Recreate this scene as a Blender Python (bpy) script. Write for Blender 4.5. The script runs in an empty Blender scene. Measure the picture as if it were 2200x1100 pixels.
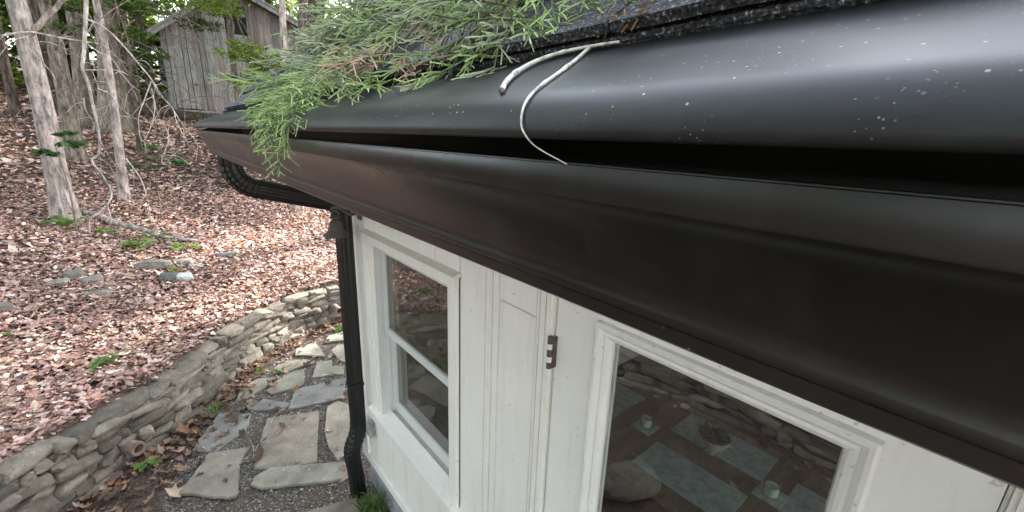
import bpy, bmesh, math, random
import numpy as np
from mathutils import Vector, Matrix, noise

R = math.radians
random.seed(7)
rng = np.random.default_rng(11)
scene = bpy.context.scene
C = scene.collection

# ------------------------------------------------------------------ camera
cam_d = bpy.data.cameras.new('camera')
cam = bpy.data.objects.new('camera', cam_d)
C.objects.link(cam)
rows = [[0.767984, 0.14707, -0.623355], [-0.639594, 0.226979, -0.734439], [0.033475, 0.962731, 0.268381]]
m = Matrix(rows).to_4x4()
m.translation = (0, 0, 2.5)
cam.matrix_world = m
cam_d.sensor_fit = 'HORIZONTAL'
cam_d.sensor_width = 36.0
cam_d.lens = 906.0 / 2200.0 * 36.0
cam_d.clip_start = 0.02
cam_d.clip_end = 600
scene.camera = cam

# ------------------------------------------------------------------ sky and sun
SUN_EL, SUN_AZ = 31.5, 20.0          # azimuth measured from +X (over the house) towards +Y
world = bpy.data.worlds.new('World')
scene.world = world
world.use_nodes = True
wn = world.node_tree
for n in list(wn.nodes):
    wn.nodes.remove(n)
sky = wn.nodes.new('ShaderNodeTexSky')
sky.sky_type = 'NISHITA'
sky.sun_disc = False
sky.sun_elevation = R(SUN_EL)
sky.sun_rotation = R(90.0 - SUN_AZ)
sky.air_density = 1.1
sky.dust_density = 0.3
sky.ozone_density = 1.2
bg = wn.nodes.new('ShaderNodeBackground')
bg.inputs['Strength'].default_value = 0.15
wo = wn.nodes.new('ShaderNodeOutputWorld')
hsv = wn.nodes.new('ShaderNodeHueSaturation')      # thin white overcast
hsv.inputs['Saturation'].default_value = 0.38
wn.links.new(sky.outputs['Color'], hsv.inputs['Color'])
wn.links.new(hsv.outputs['Color'], bg.inputs['Color'])
wn.links.new(bg.outputs['Background'], wo.inputs['Surface'])

sun_d = bpy.data.lights.new('sun', 'SUN')
sun = bpy.data.objects.new('sun', sun_d)
C.objects.link(sun)
sun_d.energy = 2.6
sun_d.angle = R(2.5)
sun_d.color = (1.0, 0.95, 0.88)
sd_ = Vector((math.cos(R(SUN_EL)) * math.cos(R(SUN_AZ)), math.cos(R(SUN_EL)) * math.sin(R(SUN_AZ)), math.sin(R(SUN_EL))))
sun.rotation_euler = sd_.to_track_quat('Z', 'Y').to_euler()
sun.location = sd_ * 30

vs = scene.view_settings
vs.view_transform = 'Standard'
vs.look = 'None'
vs.gamma = 1.0
vs.exposure = 3.15
vs.use_curve_mapping = False
scene.cycles.max_bounces = 8
scene.cycles.transparent_max_bounces = 16
scene.cycles.use_denoising = True


# ------------------------------------------------------------------ helpers
def tag(o, label=None, cat=None, group=None, kind=None):
    if label: o['label'] = label
    if cat: o['category'] = cat
    if group: o['group'] = group
    if kind: o['kind'] = kind
    return o


def empty(name, loc, label=None, cat=None, group=None):
    o = bpy.data.objects.new(name, None)
    C.objects.link(o)
    o.location = loc
    o.empty_display_size = 0.1
    return tag(o, label, cat, group)


def link(name, me, parent=None):
    o = bpy.data.objects.new(name, me)
    C.objects.link(o)
    if parent is not None:
        o.parent = parent
        # world coordinates are kept: root empties carry only a translation
        o.location = -root_loc(parent)
    return o


def root_loc(p):
    v = Vector((0, 0, 0))
    while p is not None:
        v += p.location
        p = p.parent
    return v


class MB:
    def __init__(s):
        s.v, s.f, s.c = [], [], []

    def add(s, vs_, fs, col=None):
        b = len(s.v)
        s.v.extend([tuple(q) for q in vs_])
        s.f.extend([tuple(b + i for i in f) for f in fs])
        if col is not None:
            s.c.extend([col] * len(vs_))

    def box(s, x0, x1, y0, y1, z0, z1):
        v = [(x0, y0, z0), (x1, y0, z0), (x1, y1, z0), (x0, y1, z0), (x0, y0, z1), (x1, y0, z1), (x1, y1, z1), (x0, y1, z1)]
        s.add(v, [(0, 3, 2, 1), (4, 5, 6, 7), (0, 1, 5, 4), (1, 2, 6, 5), (2, 3, 7, 6), (3, 0, 4, 7)])

    def tube(s, pts, rad, n=8, col=None, cap=True, rough=0.0):
        pts = [Vector(p) for p in pts]
        if not hasattr(rad, '__len__'):
            rad = [rad] * len(pts)
        b = len(s.v)
        up = None
        for i, p in enumerate(pts):
            t = (pts[min(i + 1, len(pts) - 1)] - pts[max(i - 1, 0)])
            if t.length < 1e-9: t = Vector((0, 0, 1))
            t.normalize()
            if up is None:
                up = Vector((1, 0, 0)) if abs(t.x) < .8 else Vector((0, 1, 0))
            a = (up - t * up.dot(t)).normalized()
            up = a
            bb = t.cross(a)
            for k in range(n):
                th = 2 * math.pi * k / n
                r = rad[i]
                if rough:
                    r *= 1 + rough * noise.noise(Vector((math.cos(th) * 2.2, math.sin(th) * 2.2, p.z * 1.3 + p.x + p.y * .7))) + rough * .5 * noise.noise(Vector((math.cos(th) * 7, math.sin(th) * 7, p.z * 3 + p.x)))
                s.v.append(tuple(p + (a * math.cos(th) + bb * math.sin(th)) * r))
                if col is not None: s.c.append(col[i] if isinstance(col, list) else col)
        for i in range(len(pts) - 1):
            for k in range(n):
                s.f.append((b + i * n + k, b + i * n + (k + 1) % n, b + (i + 1) * n + (k + 1) % n, b + (i + 1) * n + k))
        if cap:
            s.f.append(tuple(b + k for k in reversed(range(n))))
            e = b + (len(pts) - 1) * n
            s.f.append(tuple(e + k for k in range(n)))

    def extrude(s, prof, y0, y1, closed=True):
        """profile of (x, z) points swept along Y"""
        n = len(prof)
        b = len(s.v)
        for y in (y0, y1):
            for (x, z) in prof: s.v.append((x, y, z))
        for i in range(n if closed else n - 1):
            j = (i + 1) % n
            s.f.append((b + i, b + j, b + n + j, b + n + i))
        if closed:
            s.f.append(tuple(b + i for i in range(n)))
            s.f.append(tuple(b + n + i for i in reversed(range(n))))

    def lathe(s, prof, cx, cy, n=24):
        b = len(s.v)
        for (r, z) in prof:
            for k in range(n):
                th = 2 * math.pi * k / n
                s.v.append((cx + r * math.cos(th), cy + r * math.sin(th), z))
        for i in range(len(prof) - 1):
            for k in range(n):
                s.f.append((b + i * n + k, b + i * n + (k + 1) % n, b + (i + 1) * n + (k + 1) % n, b + (i + 1) * n + k))

    def mesh(s, name, mat, smooth=False, bevel=0.0):
        me = bpy.data.meshes.new(name)
        me.from_pydata(s.v, [], s.f)
        if s.c and len(s.c) == len(s.v):
            at = me.color_attributes.new('Col', 'FLOAT_COLOR', 'POINT')
            arr = np.ones((len(s.c), 4), dtype=np.float32)
            arr[:, :3] = np.array(s.c, dtype=np.float32)
            at.data.foreach_set('color', arr.ravel())
        if bevel > 0:
            bm = bmesh.new(); bm.from_mesh(me)
            bmesh.ops.bevel(bm, geom=bm.edges[:], offset=bevel, segments=2, affect='EDGES', clamp_overlap=True)
            bm.to_mesh(me); bm.free()
        me.materials.append(mat)
        if smooth:
            me.polygons.foreach_set('use_smooth', [True] * len(me.polygons))
        me.validate()
        me.update()
        return me

    def build(s, name, mat, parent=None, smooth=False, bevel=0.0, sharp=None):
        o = link(name, s.mesh(name, mat, smooth, bevel), parent)
        if smooth and sharp:
            o.data.set_sharp_from_angle(angle=R(sharp))
        return o


def bx(name, mat, parent, x0, x1, y0, y1, z0, z1, bevel=0.003):
    b = MB(); b.box(min(x0, x1), max(x0, x1), min(y0, y1), max(y0, y1), min(z0, z1), max(z0, z1))
    return b.build(name, mat, parent, bevel=bevel)


# ------------------------------------------------------------------ materials
def new_mat(name):
    mt = bpy.data.materials.new(name)
    mt.use_nodes = True
    nt = mt.node_tree
    p = nt.nodes['Principled BSDF']
    return mt, nt, p


def N(nt, typ, **kw):
    n = nt.nodes.new(typ)
    for k, v in kw.items():
        if k in n.inputs.keys():
            n.inputs[k].default_value = v
        else:
            setattr(n, k, v)
    return n


def ramp(nt, src, stops):
    r = nt.nodes.new('ShaderNodeValToRGB')
    el = r.color_ramp.elements
    while len(el) > 1: el.remove(el[-1])
    el[0].position = stops[0][0]; el[0].color = (*stops[0][1], 1)
    for pos, c in stops[1:]:
        e = el.new(pos); e.color = (*c, 1)
    nt.links.new(src, r.inputs[0])
    return r.outputs[0]


def mixc(nt, fac, a, b, mode='MIX'):
    mx = nt.nodes.new('ShaderNodeMix')
    mx.data_type = 'RGBA'; mx.blend_type = mode
    for sock, v in ((mx.inputs[0], fac), (mx.inputs[6], a), (mx.inputs[7], b)):
        if isinstance(v, bpy.types.NodeSocket): nt.links.new(v, sock)
        elif isinstance(v, (int, float)): sock.default_value = v
        else: sock.default_value = (*v, 1)
    return mx.outputs[2]


def bump(nt, p, src, strength=0.3, dist=0.01):
    b = N(nt, 'ShaderNodeBump')
    b.inputs['Strength'].default_value = strength
    b.inputs['Distance'].default_value = dist
    nt.links.new(src, b.inputs['Height'])
    nt.links.new(b.outputs[0], p.inputs['Normal'])


def obj_coord(nt, scale=(1, 1, 1)):
    tc = N(nt, 'ShaderNodeTexCoord')
    mp = N(nt, 'ShaderNodeMapping')
    mp.inputs['Scale'].default_value = scale
    nt.links.new(tc.outputs['Object'], mp.inputs['Vector'])
    return mp.outputs[0]


def noise_n(nt, vec, scale, detail=4, rough=.55):
    n = N(nt, 'ShaderNodeTexNoise')
    n.inputs['Scale'].default_value = scale
    n.inputs['Detail'].default_value = detail
    n.inputs['Roughness'].default_value = rough
    nt.links.new(vec, n.inputs['Vector'])
    return n.outputs['Fac']


def simple(name, c0, c1, scale=8, rough=.6, bs=.2, bd=.005, detail=5, vscale=(1, 1, 1), lo=.35, hi=.65, spec=.5, per_obj=0.0, metallic=0):
    mt, nt, p = new_mat(name)
    v = obj_coord(nt, vscale)
    f = noise_n(nt, v, scale, detail)
    col = ramp(nt, f, [(lo, c0), (hi, c1)])
    if per_obj:
        oi = N(nt, 'ShaderNodeObjectInfo')
        mr = N(nt, 'ShaderNodeMapRange')
        mr.inputs['To Min'].default_value = 1 - per_obj
        mr.inputs['To Max'].default_value = 1 + per_obj
        nt.links.new(oi.outputs['Random'], mr.inputs['Value'])
        hs = N(nt, 'ShaderNodeHueSaturation')
        nt.links.new(col, hs.inputs['Color'])
        nt.links.new(mr.outputs[0], hs.inputs['Value'])
        col = hs.outputs[0]
    nt.links.new(col, p.inputs['Base Color'])
    p.inputs['Roughness'].default_value = rough
    p.inputs['Specular IOR Level'].default_value = spec
    p.inputs['Metallic'].default_value = metallic
    if bs: bump(nt, p, noise_n(nt, v, scale * 3, 6), bs, bd)
    return mt


def paint_dark(name, base, rough, dust):
    """coil-coated metal, faint dust film and stuck flecks"""
    mt, nt, p = new_mat(name)
    v = obj_coord(nt)
    f = noise_n(nt, v, 9, 5)
    col = mixc(nt, ramp(nt, f, [(.45, (0, 0, 0)), (.8, (.5, .5, .5))]), base, tuple(min(1, c * 1.6 + .004) for c in base))
    if dust:
        vo = N(nt, 'ShaderNodeTexVoronoi'); vo.inputs['Scale'].default_value = 175
        nt.links.new(v, vo.inputs['Vector'])
        spot = ramp(nt, vo.outputs['Distance'], [(.0, (1, 1, 1)), (.09, (1, 1, 1)), (.15, (0, 0, 0))])
        sel = ramp(nt, noise_n(nt, v, 7, 2), [(.40, (0, 0, 0)), (.55, (1, 1, 1))])
        rnd = N(nt, 'ShaderNodeSeparateColor'); nt.links.new(vo.outputs['Color'], rnd.inputs[0])
        pick = ramp(nt, rnd.outputs[0], [(.58, (0, 0, 0)), (.62, (1, 1, 1))])
        fac = mixc(nt, 1.0, mixc(nt, 1.0, spot, sel, 'MULTIPLY'), pick, 'MULTIPLY')
        vo2 = N(nt, 'ShaderNodeTexVoronoi'); vo2.inputs['Scale'].default_value = 330
        nt.links.new(v, vo2.inputs['Vector'])
        sp2 = ramp(nt, vo2.outputs['Distance'], [(.0, (.7, .7, .7)), (.10, (.5, .5, .5)), (.18, (0, 0, 0))])
        sel2 = ramp(nt, noise_n(nt, v, 24, 3), [(.52, (0, 0, 0)), (.66, (1, 1, 1))])
        fac2 = mixc(nt, 1.0, sp2, sel2, 'MULTIPLY')
        film = ramp(nt, noise_n(nt, obj_coord(nt, (1, .35, 1)), 26, 7, .75), [(.42, (0, 0, 0)), (.75, (.20, .20, .20))])
        col = mixc(nt, film, col, (.10, .10, .10))
        col = mixc(nt, fac2, col, (.4, .4, .38))
        col = mixc(nt, fac, col, (.62, .61, .57))
    else:
        gv = obj_coord(nt, (1, 1, .25))
        gri = ramp(nt, noise_n(nt, gv, 22, 6, .7), [(.5, (0, 0, 0)), (.8, (.16, .16, .16))])
        col = mixc(nt, gri, col, (.085, .078, .068))
        vs_n = N(nt, 'ShaderNodeTexVoronoi'); vs_n.inputs['Scale'].default_value = 70
        nt.links.new(v, vs_n.inputs['Vector'])
        fl = ramp(nt, vs_n.outputs['Distance'], [(.0, (.8, .8, .8)), (.045, (.5, .5, .5)), (.075, (0, 0, 0))])
        fs = ramp(nt, noise_n(nt, v, 9, 2), [(.58, (0, 0, 0)), (.66, (1, 1, 1))])
        col = mixc(nt, mixc(nt, 1.0, fl, fs, 'MULTIPLY'), col, (.34, .32, .28))
    nt.links.new(col, p.inputs['Base Color'])
    rr = ramp(nt, noise_n(nt, v, 5, 4), [(.3, (rough - .03,) * 3), (.7, (rough + .05,) * 3)])
    nt.links.new(rr, p.inputs['Roughness'])
    p.inputs['Specular IOR Level'].default_value = .34 if dust else .46
    bump(nt, p, noise_n(nt, v, 2.2, 2), .05, .01)
    return mt


def attr_mat(name, rough=.6, translucent=0.0, spec=.3, mul=None, noise_scale=None, bs=0):
    mt, nt, p = new_mat(name)
    a = N(nt, 'ShaderNodeAttribute'); a.attribute_name = 'Col'
    col = a.outputs['Color']
    if noise_scale:
        v = obj_coord(nt)
        f = noise_n(nt, v, noise_scale, 4)
        col = mixc(nt, 1.0, col, ramp(nt, f, [(.3, (.72, .72, .72)), (.7, (1.2, 1.2, 1.2))]), 'MULTIPLY')
        if bs: bump(nt, p, f, bs, .004)
    nt.links.new(col, p.inputs['Base Color'])
    p.inputs['Roughness'].default_value = rough
    p.inputs['Specular IOR Level'].default_value = spec
    if translucent:
        tr = N(nt, 'ShaderNodeBsdfTranslucent')
        nt.links.new(mixc(nt, 1.0, col, (1.0, 1.0, .55), 'MULTIPLY'), tr.inputs['Color'])
        mx = N(nt, 'ShaderNodeMixShader'); mx.inputs[0].default_value = translucent
        nt.links.new(p.outputs[0], mx.inputs[1]); nt.links.new(tr.outputs[0], mx.inputs[2])
        nt.links.new(mx.outputs[0], nt.nodes['Material Output'].inputs['Surface'])
    return mt


def glass_mat(name, tint=(.9, .93, .92), refl=1.0, rough=0.0, ior=3.0):
    mt, nt, p = new_mat(name)
    nt.nodes.remove(p)
    tr = N(nt, 'ShaderNodeBsdfTransparent'); tr.inputs['Color'].default_value = (*tint, 1)
    gl = N(nt, 'ShaderNodeBsdfGlossy'); gl.inputs['Roughness'].default_value = rough
    gl.inputs['Color'].default_value = (refl, refl, refl, 1)
    fr = N(nt, 'ShaderNodeFresnel'); fr.inputs['IOR'].default_value = ior      # both faces of the pane
    ge = N(nt, 'ShaderNodeNewGeometry')
    iv = N(nt, 'ShaderNodeMath'); iv.operation = 'SUBTRACT'; iv.inputs[0].default_value = 1.0
    nt.links.new(ge.outputs['Backfacing'], iv.inputs[1])
    mu = N(nt, 'ShaderNodeMath'); mu.operation = 'MULTIPLY'
    nt.links.new(fr.outputs[0], mu.inputs[0]); nt.links.new(iv.outputs[0], mu.inputs[1])
    mx = N(nt, 'ShaderNodeMixShader')
    nt.links.new(mu.outputs[0], mx.inputs[0])
    nt.links.new(tr.outputs[0], mx.inputs[1]); nt.links.new(gl.outputs[0], mx.inputs[2])
    nt.links.new(mx.outputs[0], nt.nodes['Material Output'].inputs['Surface'])
    v = obj_coord(nt)
    b = N(nt, 'ShaderNodeBump'); b.inputs['Strength'].default_value = .03; b.inputs['Distance'].default_value = .01
    nt.links.new(noise_n(nt, v, 3, 2), b.inputs['Height'])
    nt.links.new(b.outputs[0], gl.inputs['Normal'])
    return mt


def white_paint(name, base=(.80, .775, .72)):
    mt, nt, p = new_mat(name)
    v = obj_coord(nt)
    vz = obj_coord(nt, (6, 6, .5))
    col = ramp(nt, noise_n(nt, v, 3, 6, .65), [(.3, tuple(c * .93 for c in base)), (.6, base)])
    streak = ramp(nt, noise_n(nt, vz, 5, 5, .7), [(.50, (0, 0, 0)), (.78, (.34, .34, .34))])
    col = mixc(nt, streak, col, (.50, .45, .36))
    spk = ramp(nt, noise_n(nt, v, 60, 2, .5), [(.69, (0, 0, 0)), (.74, (.6, .6, .6))])
    col = mixc(nt, spk, col, (.36, .33, .27))
    nt.links.new(col, p.inputs['Base Color'])
    p.inputs['Roughness'].default_value = .42
    bump(nt, p, noise_n(nt, vz, 9, 6, .6), .12, .004)
    return mt


def shingle_mat(name):
    mt, nt, p = new_mat(name)
    v = obj_coord(nt)
    oi = N(nt, 'ShaderNodeObjectInfo')
    gr = noise_n(nt, v, 300, 2, .6)
    col = ramp(nt, gr, [(.34, (.008, .008, .009)), (.5, (.035, .036, .042)), (.62, (.11, .113, .125)), (.70, (.42, .42, .44))])
    blot = ramp(nt, noise_n(nt, v, 9, 4), [(.3, (.6, .6, .6)), (.7, (1.15, 1.15, 1.15))])
    col = mixc(nt, 1.0, col, blot, 'MULTIPLY')
    mr = N(nt, 'ShaderNodeMapRange'); mr.inputs['To Min'].default_value = .75; mr.inputs['To Max'].default_value = 1.25
    nt.links.new(oi.outputs['Random'], mr.inputs['Value'])
    hs = N(nt, 'ShaderNodeHueSaturation'); nt.links.new(col, hs.inputs['Color']); nt.links.new(mr.outputs[0], hs.inputs['Value'])
    nt.links.new(hs.outputs[0], p.inputs['Base Color'])
    p.inputs['Roughness'].default_value = .9
    bump(nt, p, gr, .8, .003)
    return mt


def stone_mat(name, base, lichen, scale=6, per_obj=.3):
    mt, nt, p = new_mat(name)
    tc = N(nt, 'ShaderNodeTexCoord')
    oi = N(nt, 'ShaderNodeObjectInfo')
    ad = N(nt, 'ShaderNodeVectorMath'); ad.operation = 'ADD'
    sc = N(nt, 'ShaderNodeVectorMath'); sc.operation = 'SCALE'; sc.inputs['Scale'].default_value = 1.0
    cb = N(nt, 'ShaderNodeCombineXYZ')
    ml = N(nt, 'ShaderNodeMath'); ml.operation = 'MULTIPLY'; ml.inputs[1].default_value = 37.0
    nt.links.new(oi.outputs['Random'], ml.inputs[0])
    nt.links.new(ml.outputs[0], cb.inputs[0]); nt.links.new(ml.outputs[0], cb.inputs[1])
    geo = N(nt, 'ShaderNodeNewGeometry')
    nt.links.new(geo.outputs['Position'], ad.inputs[0]); nt.links.new(cb.outputs[0], ad.inputs[1])
    v = ad.outputs[0]
    f = noise_n(nt, v, scale, 7, .65)
    col = ramp(nt, f, [(.28, tuple(c * .5 for c in base)), (.5, base), (.72, tuple(min(1, c * 1.45) for c in base))])
    g = ramp(nt, noise_n(nt, v, scale * 1.7, 5, .6), [(.56, (0, 0, 0)), (.68, (.75, .75, .75))])
    col = mixc(nt, g, col, lichen)
    w = ramp(nt, noise_n(nt, v, scale * 6, 3, .5), [(.68, (0, 0, 0)), (.73, (.6, .6, .6))])
    col = mixc(nt, w, col, (.5, .5, .46))
    hs = N(nt, 'ShaderNodeHueSaturation')
    mr = N(nt, 'ShaderNodeMapRange'); mr.inputs['To Min'].default_value = 1 - per_obj; mr.inputs['To Max'].default_value = 1 + per_obj
    nt.links.new(oi.outputs['Random'], mr.inputs['Value'])
    nt.links.new(col, hs.inputs['Color']); nt.links.new(mr.outputs[0], hs.inputs['Value'])
    nt.links.new(hs.outputs[0], p.inputs['Base Color'])
    p.inputs['Roughness'].default_value = .8
    p.inputs['Specular IOR Level'].default_value = .3
    bump(nt, p, noise_n(nt, v, scale * 3, 8, .75), 1.0, .02)
    return mt


def bark_mat(name, c0, c1, c2, vs_=(14, 14, 2.2)):
    mt, nt, p = new_mat(name)
    v = obj_coord(nt, vs_)
    f = noise_n(nt, v, 1.6, 8, .7)
    col = ramp(nt, f, [(.3, c0), (.5, c1), (.72, c2)])
    v2 = obj_coord(nt)
    bl = ramp(nt, noise_n(nt, obj_coord(nt, (1, 1, .35)), 14, 6, .75), [(.36, (.38, .36, .35)), (.48, (.95, .95, .95)), (.62, (1.6, 1.52, 1.48))])
    col = mixc(nt, 1.0, col, bl, 'MULTIPLY')
    moss = ramp(nt, noise_n(nt, v2, 1.2, 4), [(.5, (0, 0, 0)), (.75, (.35, .35, .35))])
    col = mixc(nt, moss, col, (.16, .17, .11))
    nt.links.new(col, p.inputs['Base Color'])
    p.inputs['Roughness'].default_value = .9
    p.inputs['Specular IOR Level'].default_value = .2
    bump(nt, p, f, .9, .02)
    return mt


def wood_mat(name, stops, vs_=(30, 30, 1.5), per_obj=.35, red_amt=.7):
    mt, nt, p = new_mat(name)
    v = obj_coord(nt, vs_)
    oi = N(nt, 'ShaderNodeObjectInfo')
    f = noise_n(nt, v, 2.0, 8, .7)
    col = ramp(nt, f, stops)
    red = ramp(nt, noise_n(nt, obj_coord(nt, (2, 2, .7)), 1.1, 4), [(.48, (0, 0, 0)), (.66, (red_amt,) * 3)])
    col = mixc(nt, red, col, (.36, .235, .20))
    hs = N(nt, 'ShaderNodeHueSaturation')
    mr = N(nt, 'ShaderNodeMapRange'); mr.inputs['To Min'].default_value = 1 - per_obj; mr.inputs['To Max'].default_value = 1 + per_obj
    nt.links.new(oi.outputs['Random'], mr.inputs['Value'])
    nt.links.new(col, hs.inputs['Color']); nt.links.new(mr.outputs[0], hs.inputs['Value'])
    nt.links.new(hs.outputs[0], p.inputs['Base Color'])
    p.inputs['Roughness'].default_value = .85
    bump(nt, p, f, .5, .01)
    return mt


def soil_mat(name):
    mt, nt, p = new_mat(name)
    v = obj_coord(nt)
    f = noise_n(nt, v, 2.2, 8, .7)
    col = ramp(nt, f, [(.3, (.075, .053, .043)), (.5, (.16, .11, .09)), (.7, (.27, .19, .155))])
    g = ramp(nt, noise_n(nt, v, .9, 5), [(.55, (0, 0, 0)), (.72, (.55, .55, .55))])
    col = mixc(nt, g, col, (.055, .07, .028))
    vo = N(nt, 'ShaderNodeTexVoronoi'); vo.inputs['Scale'].default_value = 60
    nt.links.new(v, vo.inputs['Vector'])
    pc = ramp(nt, vo.outputs['Distance'], [(.1, (1.3, 1.3, 1.3)), (.5, (.5, .5, .5))])
    col = mixc(nt, 1.0, col, pc, 'MULTIPLY')
    nt.links.new(col, p.inputs['Base Color'])
    p.inputs['Roughness'].default_value = .95
    p.inputs['Specular IOR Level'].default_value = .2
    bump(nt, p, noise_n(nt, v, 30, 8, .75), .9, .03)
    return mt


M = {}
M['guard'] = paint_dark('gutter_guard_paint', (.011, .0117, .0125), .40, True)
M['gutter'] = paint_dark('gutter_paint', (.0095, .0080, .0070), .29, False)
M['downspout'] = paint_dark('downspout_paint', (.008, .008, .008), .42, False)
M['iron'] = simple('cast_iron_brown', (.055, .044, .036), (.11, .09, .075), 20, .65, .4, .003)
M['white'] = white_paint('white_paint')
M['white_dirty'] = white_paint('aged_white_paint', (.60, .575, .52))
M['door'] = white_paint('cream_door_paint', (.76, .745, .70))
M['sash'] = white_paint('shaded_sash_paint', (.60, .605, .59))  # white sash paint, greyed in its colour for the shaded recess
M['found'] = simple('foundation_paint', (.20, .215, .235), (.36, .38, .40), 9, .8, .4, .01)
M['glass'] = glass_mat('window_glass')
M['clearglass'] = glass_mat('jar_glass', (.93, .96, .94), ior=1.6)
M['sashglass'] = glass_mat('sash_glass', (.62, .62, .58), ior=1.9)
M['shingle'] = shingle_mat('asphalt_shingle')
M['stone'] = stone_mat('fieldstone', (.155, .130, .102), (.21, .198, .150), 9, .42)
M['flag'] = stone_mat('flagstone', (.235, .203, .162), (.20, .182, .13), 4, .2)
M['rock'] = stone_mat('loose_rock', (.20, .180, .150), (.25, .24, .185), 7, .3)
M['soil'] = soil_mat('forest_soil')
M['bark_pale'] = bark_mat('pale_bark', (.13, .10, .085), (.30, .25, .225), (.46, .41, .385))
M['bark'] = bark_mat('grey_brown_bark', (.06, .047, .038), (.15, .122, .10), (.27, .23, .20))
M['bark_dark'] = bark_mat('dark_furrowed_bark', (.022, .016, .012), (.07, .053, .043), (.15, .12, .10), (18, 18, 3))
M['deadwood'] = bark_mat('bleached_deadwood', (.20, .175, .155), (.36, .325, .295), (.50, .465, .43), (20, 20, 6))
M['twigwhite'] = simple('bleached_twig', (.26, .215, .17), (.74, .70, .63), 95, .75, .6, .002, lo=.3, hi=.55)
M['board'] = wood_mat('weathered_board', [(.32, (.04, .037, .035)), (.47, (.22, .212, .204)), (.68, (.50, .49, .475))], red_amt=.42)
M['roofmetal'] = simple('shed_roof', (.16, .15, .14), (.33, .31, .29), 5, .7, .2, .01)
M['dark'] = simple('dark_interior', (.006, .006, .006), (.012, .011, .01), 5, .8, 0)
M['leaf'] = attr_mat('leaf', .5, .5, .35)
M['litter'] = attr_mat('fallen_leaf', .7, .1, .25, noise_scale=28)
M['juniper'] = attr_mat('juniper_foliage', .5, .12, .35)
M['grass'] = attr_mat('grass_blade', .45, .3, .35)
M['gravel'] = attr_mat('gravel_pebble', .85, 0, .25)
M['clay'] = simple('terracotta', (.12, .075, .058), (.23, .155, .125), 18, .85, .4, .004)
M['tablewood'] = wood_mat('table_wood', [(.3, (.11, .085, .04)), (.6, (.19, .15, .075)), (.8, (.27, .225, .12))], (2, 18, 18), .05, 0)
M['mat'] = simple('frosted_placemat', (.28, .42, .40), (.50, .62, .60), 26, .35, .3, .002)
M['wax'] = simple('candle_wax', (.62, .68, .58), (.72, .78, .68), 9, .5, .05, .002)
M['ceramic'] = simple('pierced_ceramic', (.12, .16, .12), (.45, .5, .42), 40, .4, .3, .002)
M['interior'] = simple('interior_paint', (.26, .24, .21), (.33, .31, .27), 4, .8, .05, .003)
M['floorwood'] = wood_mat('floor_wood', [(.3, (.035, .02, .012)), (.6, (.07, .038, .024)), (.8, (.10, .06, .04))], (20, 1.5, 20), .05, 0)
M['plastic'] = simple('grey_plastic', (.24, .24, .24), (.40, .40, .40), 22, .35, .2, .003)
M['hinge'] = simple('painted_hinge', (.05, .032, .024), (.12, .085, .07), 40, .5, .3, .002)

# ------------------------------------------------------------------ terrain
WALL = [(-2.3, -90), (-2.15, -7), (-2.08, 0.6), (-2.0, 1.7), (-1.72, 2.35), (-1.25, 3.0), (-.72, 3.6), (-.49, 3.83), (0, 4.29), (.3, 4.72), (.62, 5.08), (1.1, 5.42), (1.61, 5.61), (2.6, 5.75), (9, 6.0), (90, 8)]


def signed_d(x, y):
    x = np.asarray(x, float); y = np.asarray(y, float)
    best = np.full(x.shape, 1e9); sg = np.ones(x.shape)
    for (ax, ay), (bx_, by) in zip(WALL[:-1], WALL[1:]):
        dx, dy = bx_ - ax, by - ay
        t = np.clip(((x - ax) * dx + (y - ay) * dy) / (dx * dx + dy * dy), 0, 1)
        d = np.hypot(ax + t * dx - x, ay + t * dy - y)
        s = np.where(dx * (y - ay) - dy * (x - ax) > 0, 1.0, -1.0)
        up = d < best
        best = np.where(up, d, best); sg = np.where(up, s, sg)
    return best * sg


def wav(x, y):
    return (np.sin(x * 1.7 + y * .9) * np.sin(y * 1.3 - x * .6) * .035 + np.sin(x * .5 + 1.3) * np.sin(y * .43 + .4) * .12)


def terrain(x, y):
    d = signed_d(x, y)
    hill = .44 + .185 * np.minimum(d, 19) + .11 * np.maximum(d - 19, 0) + wav(np.asarray(x), np.asarray(y)) * np.clip((d - .5) / 3, 0, 1)
    k = np.clip((d - .10) / .10, 0, 1)
    return np.where(d > .1, hill * k, 0.0)


def tz(x, y):
    return float(terrain(np.array([x]), np.array([y]))[0])


xs = np.unique(np.round(np.concatenate([np.linspace(-90, -12, 20), np.linspace(-12, -4, 24), np.linspace(-4, 3.2, 121), np.linspace(3.2, 10, 24), np.linspace(10, 90, 20)]), 4))
ys = np.unique(np.round(np.concatenate([np.linspace(-60, -4, 20), np.linspace(-4, 0, 20), np.linspace(0, 8, 134), np.linspace(8, 26, 70), np.linspace(26, 110, 22)]), 4))
X, Y = np.meshgrid(xs, ys)
Zt = terrain(X, Y)
nx, ny = len(xs), len(ys)
me = bpy.data.meshes.new('ground')
vv = np.stack([X.ravel(), Y.ravel(), Zt.ravel()], 1)
i0 = (np.arange(ny - 1)[:, None] * nx + np.arange(nx - 1)[None, :]).ravel()
ff = np.stack([i0, i0 + 1, i0 + 1 + nx, i0 + nx], 1)
me.from_pydata(vv.tolist(), [], ff.tolist())
me.materials.append(M['soil'])
me.polygons.foreach_set('use_smooth', [True] * len(me.polygons))
tag(link('ground', me), kind='structure')

# ------------------------------------------------------------------ house
house = empty('cabin', (.88, 0, 0), 'white painted wooden cabin under dark shingles, seen along its eave', 'house')
WX = .88
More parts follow.
